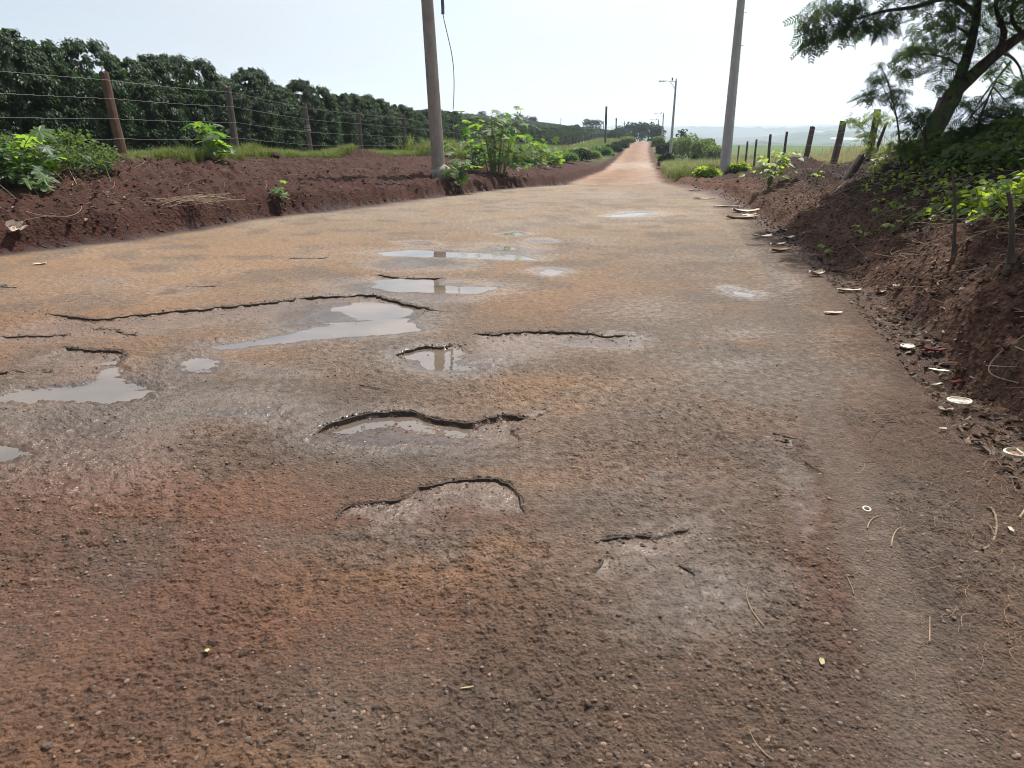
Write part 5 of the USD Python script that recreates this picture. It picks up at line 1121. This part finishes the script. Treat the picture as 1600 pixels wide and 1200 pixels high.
litter('fallen_flower', 325, 1023, cat([place_leaves(leaf_oval(.7), np.zeros((5, 3)), np.stack([np.cos(np.arange(5) * 1.256), np.sin(np.arange(5) * 1.256), np.full(5, .3)], 1), np.tile([0, 0, 1.0], (5, 1)), np.full(5, .012))]), 'petal', 'tiny yellow flower lying on the brown road, lower left', 'flower', 0, .014)
litter('grass_blade', 730, 1083, scrap(.05, .007, 61, .3, .001), 'leaf_yellow', 'small yellow green blade near the bottom centre of the road', 'blade', 12, .012)
litter('paper_scrap', 1578, 832, scrap(.05, .02, 62, .5), 'plastic_cream', 'little cream scrap right of the crooked branch', 'scrap', 80, .02)
litter('paper_scrap', 63, 413, scrap(.2, .09, 63, .2), 'paper', 'lone white scrap near the left bank on the asphalt', 'scrap', 0, .02)
litter('paper_scrap', 20, 362, scrap(.34, .2, 64, .9), 'paper', 'yellowish crumpled scrap stuck in the left bank at the photo edge', 'scrap', 70, .12, 60)
# ------------------------------------------------------------------ car and far houses
b = at(1015, 222, 200); b[2] = float(H(b[0], b[1]))
c = thing('white_car', 'small white car coming over the crest of the dirt road', 'car', b, -10, 1.0)
hull = trimesh.convex.convex_hull(np.array([[x, y, z] for x in (-.85, .85) for y, z in ((-2.0, .35), (-2.05, .7), (-1.9, .85), (2.0, .35), (2.05, .75), (1.9, .95))]))
cbody = obj('body', hull, 'car_paint', c)
ccab = obj('cabin', trimesh.convex.convex_hull(np.array([[x, y, z] for x, y, z in ((-.82, -1.0, .88), (.82, -1.0, .88), (-.82, 1.7, .9), (.82, 1.7, .9), (-.64, -.3, 1.45), (.64, -.3, 1.45), (-.64, 1.2, 1.45), (.64, 1.2, 1.45))])), 'car_paint', c)
obj('windscreen', (np.array([[-.70, -.97, .94], [.70, -.97, .94], [.58, -.37, 1.40], [-.58, -.37, 1.40]]) + [0, -.03, .02], np.array([[0, 1, 2], [0, 2, 3]])), 'car_glass', ccab)
for x in (-.78, .78):
    for y in (-1.3, 1.3): obj('wheel', tube([(x - .1, y, .31), (x + .1, y, .31)], .31, 14), 'rubber', c)
for x in (-.6, .6): obj('headlight', box(.3, .06, .16, (x, -2.03, .72), .02), 'steel', cbody)
for k, (px, py, D, w, d, h, lab) in enumerate([(1322, 216, 1500, 60, 14, 7, 'long pale shed in the hazy valley, upper left one'), (1337, 224, 1250, 40, 14, 7, 'pale building in the hazy valley right of the brown post'), (1415, 219, 1400, 70, 18, 8, 'long white roofed shed in the valley behind the sapling'), (1290, 214, 1800, 50, 14, 8, 'farthest small pale building in the valley')]):
    b = at(px, py, D); b[2] = min(float(H(b[0], b[1])), b[2]); p = thing('distant_building', lab, 'building', b)
    hw = obj('wall', box(w, d, h + 8, (0, 0, (h - 8) / 2)), 'house_wall', p)
    rv = np.array([[-w/2-1, -d/2-1, h], [w/2+1, -d/2-1, h], [w/2+1, d/2+1, h], [-w/2-1, d/2+1, h], [-w/2-1, 0, h+3.5], [w/2+1, 0, h+3.5]])
    obj('roof', (rv + [0, 0, .05], np.array([[0,1,5],[0,5,4],[2,3,4],[2,4,5],[0,4,3],[1,2,5],[0,3,2],[0,2,1]])), 'plastic_white' if k == 2 else 'house_wall', p)
    for q in (-.3, 0, .3): obj('window', box(w * .12, .3, h * .4, (w * q, -d / 2 - .1, h * .45)), 'car_glass', hw)
# crumbs of asphalt lying under the broken edges, and fallen twigs
def rim_points(r, n):
    out = []
    for line, depth, L in LEDGES:
        ls = shapely.LineString(line); k = int(ls.length * 150)
        for t in r.random(k):
            p = np.array(ls.interpolate(t, normalized=True).coords[0]); q = np.array(ls.interpolate(min(1, t + .02), normalized=True).coords[0]) - p; q /= np.linalg.norm(q) + 1e-9
            out.append(p + np.array([q[1], -q[0]]) * (r.exponential(.05) * 1.3 - .015) + r.normal(size=2) * .02)
    return np.array(out)
q_ = rim_points(np.random.default_rng(5), 0)
scatter('rubble', 'crumbs of asphalt lying under the broken edges', lambda r, n: q_, len(q_), [(rock(40 + k, 1, .6, 1.0), 'stone_dark', False) for k in range(3)], .002, .012, 611, 3.0, .6, .15)
def s_twig(r, n):
    y = 3.0 * (24 / 3.0) ** r.random(n); x = XR(y) + r.random(n) * (FR(y) - XR(y)) * .95; return np.column_stack([x, y])
scatter('twig_litter', 'fallen twigs and rootlets over the right bank', s_twig, 1500, [(needle(5, .15), 'twig', False), (needle(6, -.1), 'twig', False), (needle(7, .3), 'twig_pale', False)], .12, .6, 612, 2.2, .5, .06)
def s_twigl(r, n):
    y = 9 * (24 / 9) ** r.random(n); x = XL(y) - r.random(n) * np.abs(XL(y) - FL(y)) * .95; return np.column_stack([x, y])
scatter('twig_litter', 'dry twigs and roots over the left bank', s_twigl, 420, [(needle(8, .15), 'twig', False), (needle(9, -.25), 'twig_pale', False), (needle(10, .3), 'twig', False)], .15, .6, 613, 2.2, .5, .06)
